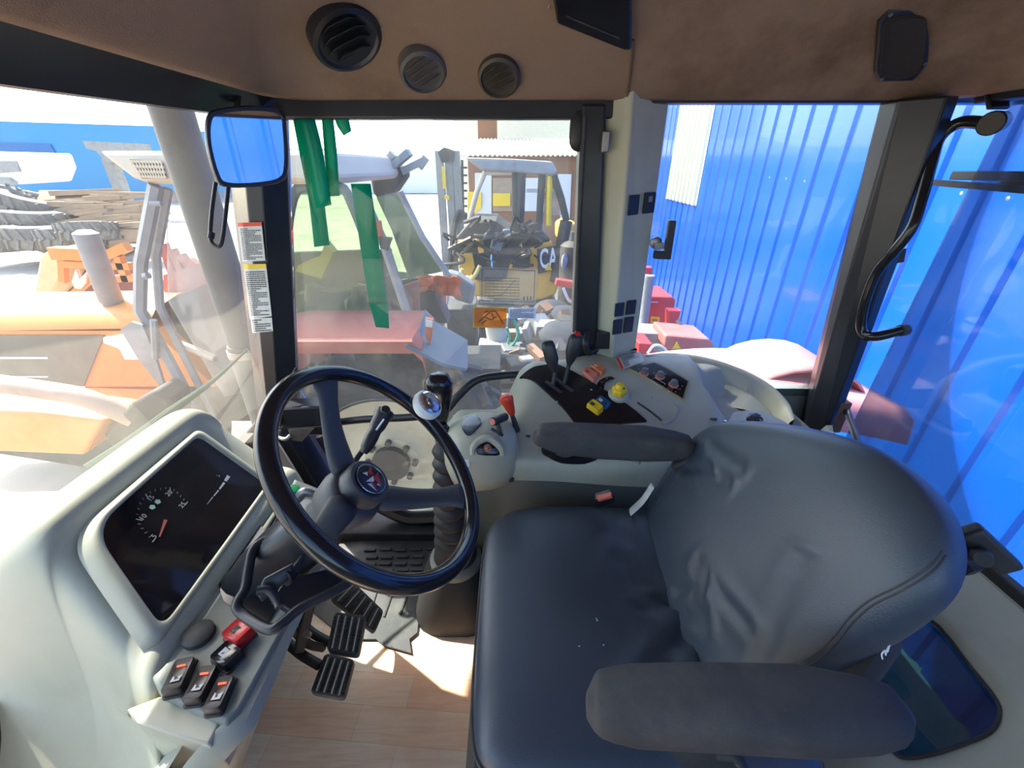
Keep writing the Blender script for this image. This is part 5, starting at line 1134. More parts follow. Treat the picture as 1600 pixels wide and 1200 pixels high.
for (u0, v0, u1, v1) in ((853, 596, 878, 614), (866, 590, 896, 612)):
    p, q = hit(u0, v0, .007), hit(u1, v1, .007); b = MB(); b.tube([p, q], .008, n=10, ry=.3, k=1); b.build('lever_slot', M['rubber'], lp)
b = MB()
for u, v in ((870, 628), (924, 609), (1018, 622)): b.lathe([(.004, 0), (.003, .002)], hit(u, v, .005), (0,0,1), n=12)
b.build('screw', M['steel'], lp)
b = MB(); b.tube([hit(896, 640, .005), hit(928, 617, .005)], .0006, n=5, k=1); b.build('panel_seam', M['rubber'], lp)
def lever(name, label, base, mid, top, rk, mk, capmat=None, T2=None):
    L = thing(name, label, 'lever', base)
    b = MB(); b.tube([base, mid, top], .0065, n=10); b.build('lever_rod', M['rubber'], L)
    ax = (top - mid).normalized(); b = MB()
    yv = V((0, -1, 0)); sd = ax.cross(yv).normalized(); fr = sd.cross(ax)
    R = []
    for h, w, d_ in rk: R.append([top + ax*h + sd*x*w + fr*y*d_ for x, y in rrect(1, 1, .3, 3)])
    b.rings(R); b.build('lever_grip', mk, L, smooth=60)
    if capmat: b = MB(); b.lathe([(.010, 0), (.010, .004), (.006, .007)], top + ax*(rk[-1][0]-.002) + fr*.006, ax + V((.1, -.5, 0)), n=16); b.build('lever_button', capmat, L)
    return L
RK = [(-.05, .012, .012), (-.035, .024, .02), (-.01, .040, .030), (.03, .040, .034), (.045, .034, .030), (.05, .02, .02)]
lever('hydraulic_lever', 'left one of two black paddle levers rising from the dark console panel, plain top', hit(864, 603), PY(867, 580, hit(864, 603).y+.01), PY(861, 557, hit(864, 603).y+.02), RK, M['black'])
lever('hydraulic_lever', 'right one of two black paddle levers on the dark console panel, with red button', hit(881, 602), PY(888, 574, hit(881, 602).y+.01), PY(895, 546, hit(881, 602).y+.02), RK, M['black'], M['red'])
def crocker(c4, mt, name, h=.014, ref=None, sym=None):
    a, c, d, e = [hit(*p) for p in c4]; m_ = (a+c+d+e)/4; q = rq([a, c, d, e], .006, 3); up = V((0, -.2, 1)).normalized()
    b = MB(); b.rings([[m_+(p-m_)*1.05 for p in q], [p + up*h*.7 for p in q], [m_+(p-m_)*.85 + up*h for p in q], [m_+(p-m_)*.4 + up*(h-.001) for p in q]]); r_ = b.build(name, mt, ref or T, smooth=50)
    if sym: b = MB(); s = m_ + (a-m_)*.35 + up*(h+.0006); ex = (c-a).normalized(); ey = (e-a).normalized(); b.prism([s+ex*i*.005+ey*j*.006 for i, j in ((-1,-1),(1,-1),(1,1),(-1,1))], up*.0005); b.build('symbol_tile', sym, r_, smooth=0)
crocker([(909, 585), (916, 577), (935, 590), (926, 600)], M['pinksw'], 'rocker_switch', .016, None, M['redlev'])
crocker([(921, 577), (930, 570), (946, 581), (939, 590)], M['orangesw'], 'rocker_switch', .018, None, M['offwhite'])
crocker([(929, 629), (938, 621), (955, 634), (946, 643)], M['bluesw'], 'rocker_switch', .014, None, M['offwhite'])
crocker([(915, 638), (925, 630), (943, 643), (934, 652)], M['yellow'], 'rocker_switch', .022, None, M['darkprint'])
# dial scale and yellow knob
b = MB(); arcp = [hit(u, v, .003) for u, v in ((938, 607), (940, 598), (948, 592), (958, 590))]
b.tube(arcp, .011, n=8, ry=.15, up=(0, 0, 1)); ds = b.build('dial_scale', M['gloss'], T)
b = MB()
for p in arcp: b.lathe([(.0025, 0), (.0025, .0006)], p + V((0, 0, .002)), (0,0,1), n=8)
b.build('scale_dots', M['yellow'], ds)
yk = hit(966, 618, 0); up = V((0, -.25, 1)).normalized()
b = MB(); b.lathe([(.033, -.01), (.031, .008), (.027, .012), (.02, .013)], yk, up, n=32); b.build('knob_collar', M['beige'], T)
b = MB(); yk2 = yk + up*.012; R = []
for h, r0 in ((0, .021), (.006, .0225), (.014, .022), (.020, .019), (.022, .015)):
    x, y, z = ortho(up); R.append([yk2 + z*h + (x*math.cos(a) + y*math.sin(a))*r0*(1+.05*math.cos(6*a)) for a in [2*math.pi*j/48 for j in range(48)]])
b.rings(R); kn_ = b.build('yellow_knob', M['yellow'], T, smooth=50)
b = MB(); b.lathe([(.015, .021), (.013, .030), (.009, .034), (.001, .035)], yk2, up, n=24); b.build('knob_crown', M['yellow'], kn_)
b = MB(); b.lathe([(.003, .0), (.003, .001)], hit(975, 607, .05), up, n=10); b.build('knob_mark', M['darkprint'], kn_)
# knob panel
kp = panel([(983, 578), (1022, 568), (1077, 598), (1068, 628)], 'knob_panel', mat('panel_gold_edge', (.32, .27, .13), .5), T, .006)
kp2 = panel([(986, 579), (1022, 570), (1074, 599), (1066, 625)], 'knob_panel_face', M['gloss'], kp, .0075)
for u, v in ((1006, 584), (1031, 589), (1052, 602)):
    p = hit(u, v, .010); b = MB(); b.lathe([(.0145, 0), (.0145, .003), (.011, .005)], p, up, n=24); r_ = b.build('knob_ring', M['pinksw'], kp)
    b = MB(); b.lathe([(.0115, 0), (.0115, .012), (.010, .017), (.006, .019), (.001, .0195)], p, up, n=20); b.build('rotary_knob', mat('knob_grey', (.13, .12, .13), .35), kp)
b = MB()
for k, (u, v) in enumerate(((998, 577), (1000, 590), (1012, 576), (1022, 583), (1040, 584), (1045, 612), (1056, 612), (1034, 606), (1026, 601), (1066, 603), (1022, 596))):
    p = hit(u, v, .0088)
    if k % 3 == 0: b.lathe([(.0028, 0), (.0028, .0003)], p, (0,0,1), n=3)
    elif k % 3 == 1: b.box(p, (.005, .0015, .0004))
    else: b.lathe([(.0022, 0), (.0022, .0003)], p, (0,0,1), n=10)
b.build('panel_symbols', M['white'], kp, smooth=0)
b = MB(); q = [hit(*p, dz=.0088) for p in ((1017, 594), (1023, 590), (1040, 600), (1033, 606))]
b.tube(q, .0006, n=5, k=1, closed=True); b.build('symbol_frame', M['white'], kp)
b = MB()
for tr in (((1043, 606), (1049, 601), (1051, 609)), ((1043, 611), (1049, 605), (1050, 614)), ((1054, 606), (1060, 602), (1064, 609))):
    b.tube([hit(*p, dz=.0088) for p in tr], .0007, n=5, k=1, closed=True)
b.build('warning_triangles', M['pinksw'], kp)
# coin slot and recess
b = MB(); b.tube([hit(996, 629, .001), hit(1015, 642, .001), hit(1034, 657, .001)], .004, n=8, ry=.5); b.build('console_slot', M['rubber'], T)
b = MB(); b.tube([hit(1052, 632, .001), hit(1058, 640, .002), hit(1050, 655, .001), hit(1035, 662, .001)], .005, n=8, ry=.6); b.build('recess_lip', M['beige'], T)
# tray rim
rim = [PY(*p) for p in ((1008, 556, 1.29), (1050, 553, 1.325), (1100, 559, 1.335), (1150, 574, 1.325), (1200, 600, 1.29), (1232, 630, 1.22), (1243, 656, 1.15))]
rim = catmull(rim, 4); fl = V((.68, 1.11, .64)); b = MB()
def tw(p, k, dz): q = p + (fl-p)*k; return V((q.x, q.y, p.z + dz))
b.grid([[p + V((.01*(p.x > .8), .018, -.14)) for p in rim], [p + V((.01*(p.x > .8), .018, -.012)) for p in rim], [p + V((.004*(p.x > .8), .010, 0)) for p in rim], [tw(p, .03, .002) for p in rim], [tw(p, .07, -.006) for p in rim], [tw(p, .15, -.05) for p in rim], [V((tw(p, .30, 0).x, tw(p, .30, 0).y, min(.655, p.z-.03))) for p in rim], [V((tw(p, .6, 0).x, tw(p, .6, 0).y, .64)) for p in rim]]); b.build('tray_wall', M['beige'], T, smooth=70)
b = MB(); p = V((.70, 1.11, zc(.70, 1.11))); sp = PZ(1175, 655, .69)
ol = smooth_ol([(-.07, .0), (-.03, .045), (.03, .05), (.07, .03), (.10, -.04), (.06, -.08), (-.05, -.08), (-.09, -.05)], 4)
b.rings([[sp + V((x, y, -.10)) for x, y in ol], [sp + V((x, y, -.008)) for x, y in ol], [sp + V((x*.94, y*.94, 0)) for x, y in ol]]); b.build('socket_pod', M['beige'], T, smooth=50)
b = MB(); b.lathe([(.021, 0), (.021, .012), (.014, .016)], PZ(1178, 658, .695), (0, -.1, 1), n=24); k_ = b.build('socket_cap', M['gloss'], T)
b = MB(); b.box(PZ(1180, 652, .715), (.026, .018, .018), Matrix.Rotation(.5, 3, 'Z')); b.build('cap_tab', M['rubber'], k_, bevel=.004)
b = MB(); b.lathe([(.010, 0), (.010, .002)], hit(1115, 655, .001), (0,0,1), n=20); b.build('tray_hole', M['rubber'], T)
b = MB(); b.lathe([(.004, 0), (.004, .006)], hit(1133, 660, .001), (0,0,1), n=12); b.lathe([(.004, 0), (.004, .006)], hit(1130, 665, .001), (0,0,1), n=12); b.build('tray_screw', M['chrome'], T)
# foot of the B post cover
b = MB(); bb = [extr(p, q, .79) for p, q in zip(BP_top, BP_bot)]; bb += [V((bb[2].x, 1.33, .79)), V((bb[0].x, 1.33, .79))]
cb_ = sum(bb, V((0,0,0)))/len(bb)
b.rings([[cb_ + (p-cb_)*1.14 + V((0, .0, -.08)) for p in bb], [cb_ + (p-cb_)*1.1 + V((0, 0, -.03)) for p in bb], bb]); b.build('post_foot', M['beige'], T, smooth=30, bevel=.004)
# front control pod
pc = PZ(757, 690, .665)
ol = smooth_ol([(-.115, -.01), (-.10, .07), (-.02, .11), (.06, .09), (.095, .02), (.085, -.06), (.0, -.10), (-.08, -.085)], 4)
b = MB(); b.rings([[pc + V((x*k, y*k, h)) for x, y in ol] for k, h in ((.9, -.10), (1, -.055), (1.0, -.01), (.94, .018), (.82, .040), (.64, .055), (.40, .064), (.02, .066))]); pod_cast = caster(b); pod = b.build('control_pod', M['beige'], T, smooth=180)
def podz(x, y):
    th = math.hypot(x/.10, y/.10); pts = [(0, .066), (.4, .064), (.64, .055), (.82, .040), (.94, .018), (1.0, -.01), (1.2, -.06)]
    for (a, za), (c, zc_) in zip(pts, pts[1:]):
        if th <= c: return za + (zc_-za)*(th-a)/(c-a)
    return -.06
def podhit(u, v):
    q_ = pod_cast(u, v, 0)
    if q_ is not None: return q_
    d = ray(u, v); t = .7
    while t < 1.7:
        p = CAM + d*t
        if p.z - pc.z < podz(p.x-pc.x, p.y-pc.y): return p
        t += .002
    return PZ(u, v, pc.z+.05)
def onpod(pts, name, mt, lift=.004):
    P3 = [podhit(*p) for p in pts]; P3 = catmull(P3, 4, True); c = sum(P3, V((0,0,0)))/len(P3); n = V((0, -.35, 1)).normalized()
    b = MB(); b.rings([[p - n*.004 for p in P3], [p + n*lift for p in P3], [c + (p-c)*.9 + n*(lift+.001) for p in P3]]); return b.build(name, mt, pod, smooth=50)
onpod([(722, 658), (735, 650), (748, 653), (752, 662), (742, 674), (731, 681), (723, 672)], 'dark_window', mat('pod_window', (.03, .045, .07), .12), .003)
b = MB(); hd = [podhit(u, v) + V((0, -.01, .008)) for u, v in ((739, 711), (740, 700), (748, 690), (762, 685), (775, 692), (784, 703), (785, 712))]
b.tube(hd, [.006, .009, .010, .010, .009, .006], n=8); b.build('dial_hood', M['beige'], pod)
df = onpod([(745, 709), (750, 696), (762, 689), (774, 697), (781, 710), (763, 712)], 'dial_face', M['gloss'], .006)
p = podhit(762, 703) + V((0, -.006, .010)); b = MB(); b.lathe([(.010, 0), (.010, .003)], p, (0, -.6, 1), n=20); b.build('dial_ring', M['pinksw'], pod)
b = MB(); b.lathe([(.0065, .002), (.0065, .012), (.005, .014)], p, (0, -.6, 1), n=16); b.build('dial_knob', M['steel'], pod)
L = thing('throttle_lever', 'short black T-handle lever with a pink-red button on the beige control pod', 'lever', podhit(782, 676))
b = MB(); b.tube([podhit(782, 680), podhit(782, 676) + V((-.005, 0, .02)), PT(777, 662, 1.12)], .006, n=8); b.build('lever_rod', M['rubber'], L)
b = MB(); b.cyl(PT(770, 659, 1.09), PT(790, 651, 1.14), .0115); b.build('lever_grip', M['black'], L, bevel=.002)
b = MB(); b.lathe([(.0085, 0), (.0085, .003)], PT(770, 659, 1.088), PT(770, 659, 1.09)-PT(790, 651, 1.14), n=16); b.build('lever_button', M['pinksw'], L)
b = MB(); b.tube([podhit(768, 671) + V((0, 0, .002)), podhit(786, 682) + V((0, 0, .002))], .004, n=8, k=1); b.build('lever_slot', M['rubber'], pod)
L = thing('red_lever', 'black lever with a bulbous red-orange knob behind the control pod', 'lever', hit(803, 668))
b = MB(); yr = hit(808, 674).y; b.tube([hit(808, 674), PY(804, 660, yr+.005), PY(799, 645, yr+.01)], [.010, .008, .006], n=10); b.build('lever_rod', M['rubber'], L)
a_, c_ = PY(801, 649, yr+.01), PY(789, 617, yr+.02); d = c_-a_
b = MB(); b.lathe([(.006, 0), (.010, d.length*.1), (.013, d.length*.3), (.017, d.length*.6), (.020, d.length*.8), (.018, d.length*.92), (.011, d.length*.99), (.001, d.length)], a_, d, n=24); b.build('lever_knob', M['redlev'], L)
b = MB(); b.tube([hit(792, 665, .001), hit(828, 682, .001)], .007, n=8, k=1, ry=.3); b.build('red_lever_slot', M['rubber'], T)
# black oval joystick well beneath the far armrest
b = MB(); e = [hit(u, v, .001) for u, v in ((846, 702), (852, 712), (875, 719), (905, 721), (930, 718), (942, 711), (930, 702), (890, 696), (860, 694))]
e = catmull(e, 3, True); c = sum(e, V((0,0,0)))/len(e)
b.rings([[p - V((0,0,.01)) for p in e], [p + V((0,0,.004)) for p in e], [c + (p-c)*.85 + V((0,0,.007)) for p in e], [c + (p-c)*.6 + V((0,0,-.0)) for p in e]]); b.build('oval_well', M['gloss'], T, smooth=50)
b = MB(); b.tube([PT(870, 708, 1.05), PT(885, 712, 1.05), PT(905, 706, 1.05)], .005, n=8); b.build('well_cable', M['rubber'], T)
b = MB(); sc_ = PY(799, 749, .905); b.lathe([(.008, 0), (.008, .004), (.006, .006)], sc_, (0, -1, 0), n=16); b.build('trim_screw', M['rubber'], T)
b = MB(); b.prism([PT(724, 719, 1.08), PT(733, 718, 1.08), PT(734, 729, 1.08), PT(726, 730, 1.08)], (0, .01, 0)); b.build('white_clip', M['white'], T, smooth=0)
# label beside the post
def decal(name, label, cat, c4, mt, P, thick=.0012, group=None, head=None, rows=0, seed=0, hm=None, hfrac=.1, linemat=None, left=None):
    q = [P(*p) for p in c4]; n = (q[1]-q[0]).cross(q[3]-q[0]).normalized()
    if n.dot(CAM - q[0]) < 0: n = -n
    b = MB(); b.prism([p + n*.0006 for p in q], n*thick); o = b.build(name, mt, smooth=0); 
    parts = []
    ex = (q[1]-q[0]); ey = (q[0]-q[3]); w, h = ex.length, ey.length; c = sum(q, V((0,0,0)))/4 + n*(thick+.0008)
    if ex.normalized().cross(ey.normalized()).dot(n) < 0: ex = -ex
    if hm:
        b = MB()
        if left: b.prism([p + n*(thick+.0008) for p in (q[0], mixp(q[0], q[1], hfrac), mixp(q[3], q[2], hfrac), q[3])], n*.0003)
        else: b.prism([p + n*(thick+.0008) for p in (q[0], q[1], mixp(q[1], q[2], hfrac), mixp(q[0], q[3], hfrac))], n*.0003)
        parts.append(('header_band', b, hm))
    if rows:
        b = MB(); k = 1-hfrac if hm and not left else 1
        off = ex.normalized()*w*hfrac/2 if left else -ey.normalized()*h*hfrac/2 if hm else V((0,0,0))
        b.lines(c + off, ex, ey, w*(.85-(hfrac if left else 0)), h*k*.9, rows, seed); parts.append(('printed_lines', b, linemat or M['darkprint']))
    tag(o, label, cat, group); centre_origin(o)
    for nm, b, m_ in parts:
        p_ = b.build(nm, m_, o, smooth=0); p_.matrix_parent_inverse = Matrix.Translation(-o.location)
    return o
decal('warning_label', 'small white label with a red end strip at the foot of the beige post', 'label', [(962, 561), (1000, 550), (1007, 565), (970, 578)], M['offwhite'], lambda u, v: hit(u, v, .012), rows=6, seed=4, hm=M['redlev'], hfrac=.12, left=True)
# post vents and switch
def onpost(u, v, dn=.0):
    a = extr(BP_top[1], BP_bot[1], 1.2); c = extr(BP_top[2], BP_bot[2], 1.2); n = (BP_top[1]-BP_bot[1]).cross(c-a).normalized()
    if n.dot(CAM-a) < 0: n = -n
    return PP(u, v, a + n*(.001+dn), n), n
def postpatch(name, label, cat, px, mt, th=.003, group=None):
    P4 = [onpost(*p) for p in px]; n = P4[0][1]; q = rq([p[0] for p in P4], .004, 3); b = MB(); b.prism(q, n*th); o = b.build(name, mt, smooth=0, bevel=.0008); tag(o, label, cat, group); return centre_origin(o)
postpatch('blank_plate', 'single black rectangular blank on the beige post, left of the small black switch', 'plate', [(983, 305), (999, 304), (996, 335), (980, 337)], M['black'])
s_ = postpatch('post_switch', 'black switch with a small pale square near the right edge of the beige post', 'switch', [(1007, 301), (1023, 300), (1019, 332), (1003, 334)], M['black'], .007)
P4 = [onpost(*p, dn=.008)[0] for p in ((1014, 307), (1020, 306), (1019, 315), (1013, 316))]; b = MB(); b.prism(P4, (0, -.001, 0)); p_ = b.build('switch_light', M['grey'], s_, smooth=0); p_.matrix_parent_inverse = Matrix.Translation(-s_.location)
T4 = thing('vent_cluster', 'four black square air outlets near the bottom of the beige post', 'vent', onpost(972, 520)[0])
for px in ([(961, 474), (975, 472), (973, 493), (959, 495)], [(980, 470), (994, 468), (991, 490), (977, 492)], [(958, 500), (972, 498), (970, 521), (956, 523)], [(976, 496), (990, 494), (987, 518), (973, 520)]):
    P4 = [onpost(*p) for p in px]; n = P4[0][1]; q = rq([p[0] for p in P4], .003, 3); MB().prism(q, n*.0035).build('outlet', M['black'], T4, smooth=0, bevel=.0008)
b = MB(); b.box(PY(945, 222, 1.30), (.02, .03, .05)); tag(centre_origin(b.build('hinge_block', M['steel'], smooth=0, bevel=.003)), 'small pale hinge block between the black door strip and the beige post', 'hinge')
b = MB(); 
c = PY(908, 205, 1.325); b.pillow(smooth_ol([(-.03, -.03), (-.028, .05), (.0, .06), (.025, .05), (.03, -.03), (0, -.05)], 4), c, (1, 0, 0), (0, 0, 1), .02, .004); o = tag(b.build('glass_catch', M['black']), 'rounded black glass catch at the upper right corner of the side window', 'catch'); centre_origin(o)
b = MB(); p = PY(929, 532, 1.29); b.tube([p + V((-.025, 0, .03)), p + V((-.035, -.03, 0)), p + V((-.02, -.02, -.035)), p + V((.01, 0, -.03))], .011); b.box(p + V((.03, .01, .0)), (.05, .03, .06)); o = tag(b.build('door_latch', M['black'], bevel=.003), 'black door latch hook beside the foot of the beige post', 'latch'); centre_origin(o)
# ================================================================== GEAR LEVER
gb = V((-.185, .955, .14)); gt = PT(686, 608, 1.12)
T = thing('gear_lever', 'tall black gear lever with ribbed rubber boot and rounded knob, right of the wheel', 'lever', V((gb.x, gb.y, .03)))
b = MB(); ax = (gt-gb); Lg = ax.length; prof_ = [(.10, -.10), (.095, -.02), (.075, .06)]
for k in range(9):
    h = Lg*(.20 + .062*k); r0 = .060 - .0032*k; prof_ += [(r0, h), (r0+.004, h+.012), (r0-.002, h+.024), (r0-.010, h+.032)]
prof_ += [(.026, Lg*.79), (.016, Lg*.83)]
b.lathe(prof_, gb, ax, n=36); b.build('lever_boot', M['rubber'], T, smooth=60)
b = MB(); b.cyl(gb + ax*.8, gt - ax*.04, .012); b.build('lever_rod', M['rubber'], T)
an = ax.normalized(); b = MB(); R = []
sd = V((1, 0, 0)); fr = V((0, 1, 0))
for h, w, d_ in ((-.09, .022, .022), (-.07, .032, .03), (-.03, .050, .044), (.0, .060, .052), (.02, .058, .052), (.034, .046, .042), (.040, .025, .025)):
    R.append([gt + an*h*1.15 + sd*x*w*1.25 + fr*y*d_*1.2 for x, y in rrect(1, 1, .4, 4)])
b.rings(R); kb = b.build('lever_knob', M['gloss'], T, smooth=180)
b = MB(); b.lathe([(.006, 0), (.006, .002)], gt + V((-.004, -.026, -.015)), (0, -1, .1), n=12); b.build('knob_button', M['rubber'], kb)
b = MB(); b.rings([[V((-.19 + x*k, .96 + y*k, z)) for x, y in rrect(.26, .26, .09)] for k, z in ((1.1, .0), (1.05, .05), (.75, .16), (.6, .20))]); o = tag(b.build('lever_plinth', mat('plinth_rubber', (.03, .03, .03), .7, var=.2), smooth=50), 'dark rubber plinth on the floor carrying the tall gear lever', 'plinth'); centre_origin(o)
b = MB(); b.lathe([(.085, 0), (.085, .02), (.07, .03)], gb + V((.0, 0, .05)), (0,0,1), n=30); o = tag(b.build('boot_collar', M['beige2']), 'grey ring around the foot of the gear lever boot', 'ring'); centre_origin(o)
# ================================================================== RAILS, MIRROR, HANDLES
T = thing('window_rail', 'long bent black grab rail crossing the side window above the gear lever', 'rail', PY(700, 640, 1.24))
b = MB(); b.tube([PY(860, 583, 1.28), PY(790, 586, 1.27), PY(745, 594, 1.25), PY(715, 620, 1.22), PY(690, 645, 1.20), PY(640, 652, 1.22), PY(560, 656, 1.24), PY(470, 668, 1.26)], .0135, n=12); b.build('rail_tube', M['paintblack'], T)
b = MB(); b.box(PY(478, 668, 1.22), (.20, .05, .035)); b.build('rail_bracket', M['paintblack'], T, bevel=.006)
T = thing('black_box', 'black box with a chrome lock tab mounted by the front pillar, seen through the wheel', 'box', PY(476, 660, 1.15))
b = MB(); b.box(PY(474, 645, 1.20), (.15, .07, .08), Matrix.Rotation(.1, 3, 'Z')); b.build('housing', M['paintblack'], T, bevel=.006)
b = MB(); b.tube([PY(436, 672, 1.15), PY(436, 682, 1.14), PY(446, 686, 1.13), PY(454, 680, 1.14)], .007, n=8); b.prism([PY(450, 672, 1.14), PY(490, 670, 1.14), PY(472, 690, 1.14), PY(456, 688, 1.14)], (0, .006, 0)); b.build('lock_tab', M['steel'], T)
b = MB(); b.tube([PY(463, 575, 1.25), PY(440, 620, 1.18), PY(438, 665, 1.15)], .005, n=8); b.build('cable', M['rubber'], T)
T = thing('grab_handle', 'long bent black grab handle standing off the rear pillar beside the rear window', 'handle', PX(1400, 515, 1.10))
def GX(u, v, X): return PX(u, v, X)
hp = [(1548, 193, 1.13), (1500, 192, 1.11), (1468, 215, 1.09), (1455, 255, 1.08), (1440, 310, 1.07), (1425, 355, 1.06), (1395, 395, 1.05), (1370, 425, 1.05), (1352, 470, 1.05), (1345, 505, 1.06), (1350, 522, 1.07), (1368, 526, 1.08), (1408, 516, 1.13)]
b = MB(); b.tube([GX(*p) for p in hp], .0140, n=14); b.build('handle_tube', M['gloss'], T)
b = MB(); b.cyl(GX(1548, 193, 1.12), GX(1562, 190, 1.17), .026, .022); b.bar(GX(1560, 170, 1.17), GX(1555, 140, 1.17), .05, .01); b.build('top_mount', mat('bronze_mount', (.025, .02, .015), .4, .4, var=.4, scale=30), T, bevel=.003)
b = MB(); b.cyl(GX(1405, 517, 1.125), GX(1416, 515, 1.15), .017, .017); b.build('bottom_mount', M['rubber'], T, bevel=.003)
b = MB(); b.bar(GX(1385, 402, 1.08), GX(1412, 398, 1.12), .02, .04); b.build('middle_mount', M['paintblack'], T, bevel=.003)
T = thing('rear_wiper', 'black wiper arm and blade lying across the top of the rear window', 'wiper', PX(1600, 290, 1.23))
b = MB(); b.bar(PX(1488, 274, 1.24), PX(1640, 276, 1.24), .012, .022); b.bar(PX(1560, 282, 1.25), PX(1640, 286, 1.25), .012, .03); b.build('wiper_arm', M['black'], T, bevel=.002)
b = MB(); b.bar(PX(1455, 285, 1.225), PX(1640, 300, 1.225), .01, .016); b.build('wiper_blade', M['rubber'], T)
T = thing('corner_bracket', 'dark metal strut and rusty bracket at the foot of the rear pillar', 'bracket', PX(1325, 690, 1.1))
b = MB(); b.tube([PX(1315, 615, 1.15), PX(1323, 640, 1.14), PX(1340, 690, 1.10)], .012, n=8, ry=.5); b.build('strut', M['paintblack'], T)
b = MB(); b.box(PX(1306, 648, 1.13), (.04, .05, .12)); b.build('rusty_block', M['rust'], T, bevel=.004)
# quarter window handle
T = thing('quarter_window_catch', 'black L-shaped window handle with a metal catch on the right rear quarter window', 'handle', PY(1036, 395, 1.33))
b = MB(); b.prism([PY(1043, 343, 1.325), PY(1054, 344, 1.325), PY(1045, 404, 1.325), PY(1019, 403, 1.325), PY(1021, 391, 1.325), PY(1036, 391, 1.325)], (0, -.02, 0)); b.build('lever', M['black'], T, smooth=0, bevel=.003)
b = MB(); b.lathe([(.018, 0), (.018, .008), (.010, .012)], PY(1024, 379, 1.34), (0, -1, 0), n=20); b.prism([PY(1022, 380, 1.33), PY(1036, 378, 1.33), PY(1036, 388, 1.33), PY(1022, 391, 1.33)], (0, -.006, 0)); b.build('catch', M['steel'], T)
# mirror
mc = PT(386, 232, .97); mn = V((.68, -.72, -.03)).normalized(); mx_ = V((0, 0, 1)).cross(mn).normalized(); my_ = mn.cross(mx_)
T = thing('interior_mirror', 'rounded rectangular mirror in a black housing on an arm, in front of the front pillar', 'mirror', mc - V((0, 0, .1)))
def mp2(u, v, h=0): return PP(u, v, mc + mn*h, mn)
mo = [mp2(*p) for p in ((337, 171), (392, 165), (440, 172), (448, 200), (450, 262), (440, 284), (400, 292), (350, 292), (335, 275), (322, 225), (322, 185))]
mo = catmull(mo, 4, True); c = sum(mo, V((0,0,0)))/len(mo)
b = MB(); b.rings([[c + (p-c)*k + mn*h for p in mo] for k, h in ((.55, -.045), (.85, -.035), (.98, -.015), (1.0, .0), (.97, .006), (.90, .006), (.885, .002))]); b.build('housing', M['black'], T, smooth=60)
b = MB(); b.rings([[c + (p-c)*k + mn*h for p in mo] for k, h in ((.88, .0022), (.88, .0028))]); b.build('mirror_glass', M['mirror'], T, smooth=0)
b = MB(); b.tube([PT(337, 285, .98), PT(331, 330, .98), PT(329, 372, .98), PT(337, 384, .98), PT(346, 380, .98), PT(352, 340, .98), PT(357, 290, .98)], .0045, n=8); b.cyl(PT(331, 363, .98), PT(329, 373, .98), .007); b.build('mirror_arm', M['black'], T)
b = MB(); b.bar(PT(352, 130, 1.0), PT(347, 172, .99), .012, .006); b.bar(PT(374, 132, 1.0), PT(370, 172, .99), .012, .006); b.box(PT(362, 150, 1.02), (.05, .02, .06)); b.build('mirror_bracket', mat('bronze_bracket', (.08, .06, .045), .5, .3, var=.3), T)
# ================================================================== LABELS ON PILLAR
pt, pb = pillar((375, 403, 403, 446), 200, (413, 433, 433, 463), 600, (1.27, 1.27, 1.27, 1.335))
OnP = lambda u, v: PY(u, v, 1.262)
decal('warning_label', 'white label with a red header, upper of those on the black front pillar', 'label', [(372, 348), (409, 347), (415, 407), (379, 409)], M['offwhite'], OnP, rows=19, seed=1, hm=M['redlev'], hfrac=.095)
decal('warning_label', 'tall white label with a yellow header on the black front pillar', 'label', [(380, 413), (416, 412), (425, 494), (391, 498)], M['offwhite'], OnP, rows=22, seed=2, hm=M['yellow'], hfrac=.08)
decal('warning_label', 'small plain white label at the foot of the label column on the black front pillar', 'label', [(392, 498), (425, 496), (427, 517), (395, 520)], M['offwhite'], OnP, rows=6, seed=3)
# ================================================================== STICKERS AND TAPE ON SIDE WINDOW
OnG = lambda u, v: PY(u, v, YG-.002)
decal('chart_sticker', 'clear sticker printed with a thin line chart, on the side window', 'sticker', [(749, 417), (840, 420), (838, 476), (749, 473)], M['g_clear'], OnG, thick=.0004)
b = MB(); 
def gseg(u0, v0, u1, v1, w=.0016, h=.0): 
    p, q = PY(u0, v0, YG-.0048-h), PY(u1, v1, YG-.0048-h); b.bar(p, q, w, .0006, up=(0, 1, 0))
for k in range(8): gseg(758, 434+k*4.6, 811, 435+k*4.6, .0014)
for k in range(9): gseg(758+k*6.6, 433, 758+k*6.6, 466, .0007)
for (p0, p1) in (((753, 420), (836, 423)), ((836, 423), (834, 472)), ((834, 472), (753, 470)), ((753, 470), (753, 420)), ((762, 464), (785, 460)), ((785, 460), (805, 437)), ((816, 423), (828, 423))): gseg(*p0, *p1, .0014)
for k in range(3): gseg(819+k*5, 463, 819+k*5, 469, .003)
so_ = bpy.data.objects['chart_sticker']; p_ = b.build('chart_lines', mat('chart_print', (.12, .13, .15), .6), so_, smooth=0); p_.matrix_parent_inverse = Matrix.Translation(-so_.location)
amber = glassmat('amber_film', (.75, .38, .03), .5, .8, (.6, .3, .02))
o = decal('warning_sticker', 'amber pictogram sticker with a pale yellow border, below the clear chart on the side window', 'sticker', [(741, 480), (792, 481), (790, 512), (740, 511)], amber, OnG, thick=.0004)
b = MB()
for (p0, p1) in (((741, 480), (792, 481)), ((792, 481), (790, 512)), ((790, 512), (740, 511)), ((740, 511), (741, 480))): gseg(*p0, *p1, .003)
p_ = b.build('sticker_border', M['yellow'], o, smooth=0); p_.matrix_parent_inverse = Matrix.Translation(-o.location)
b = MB()
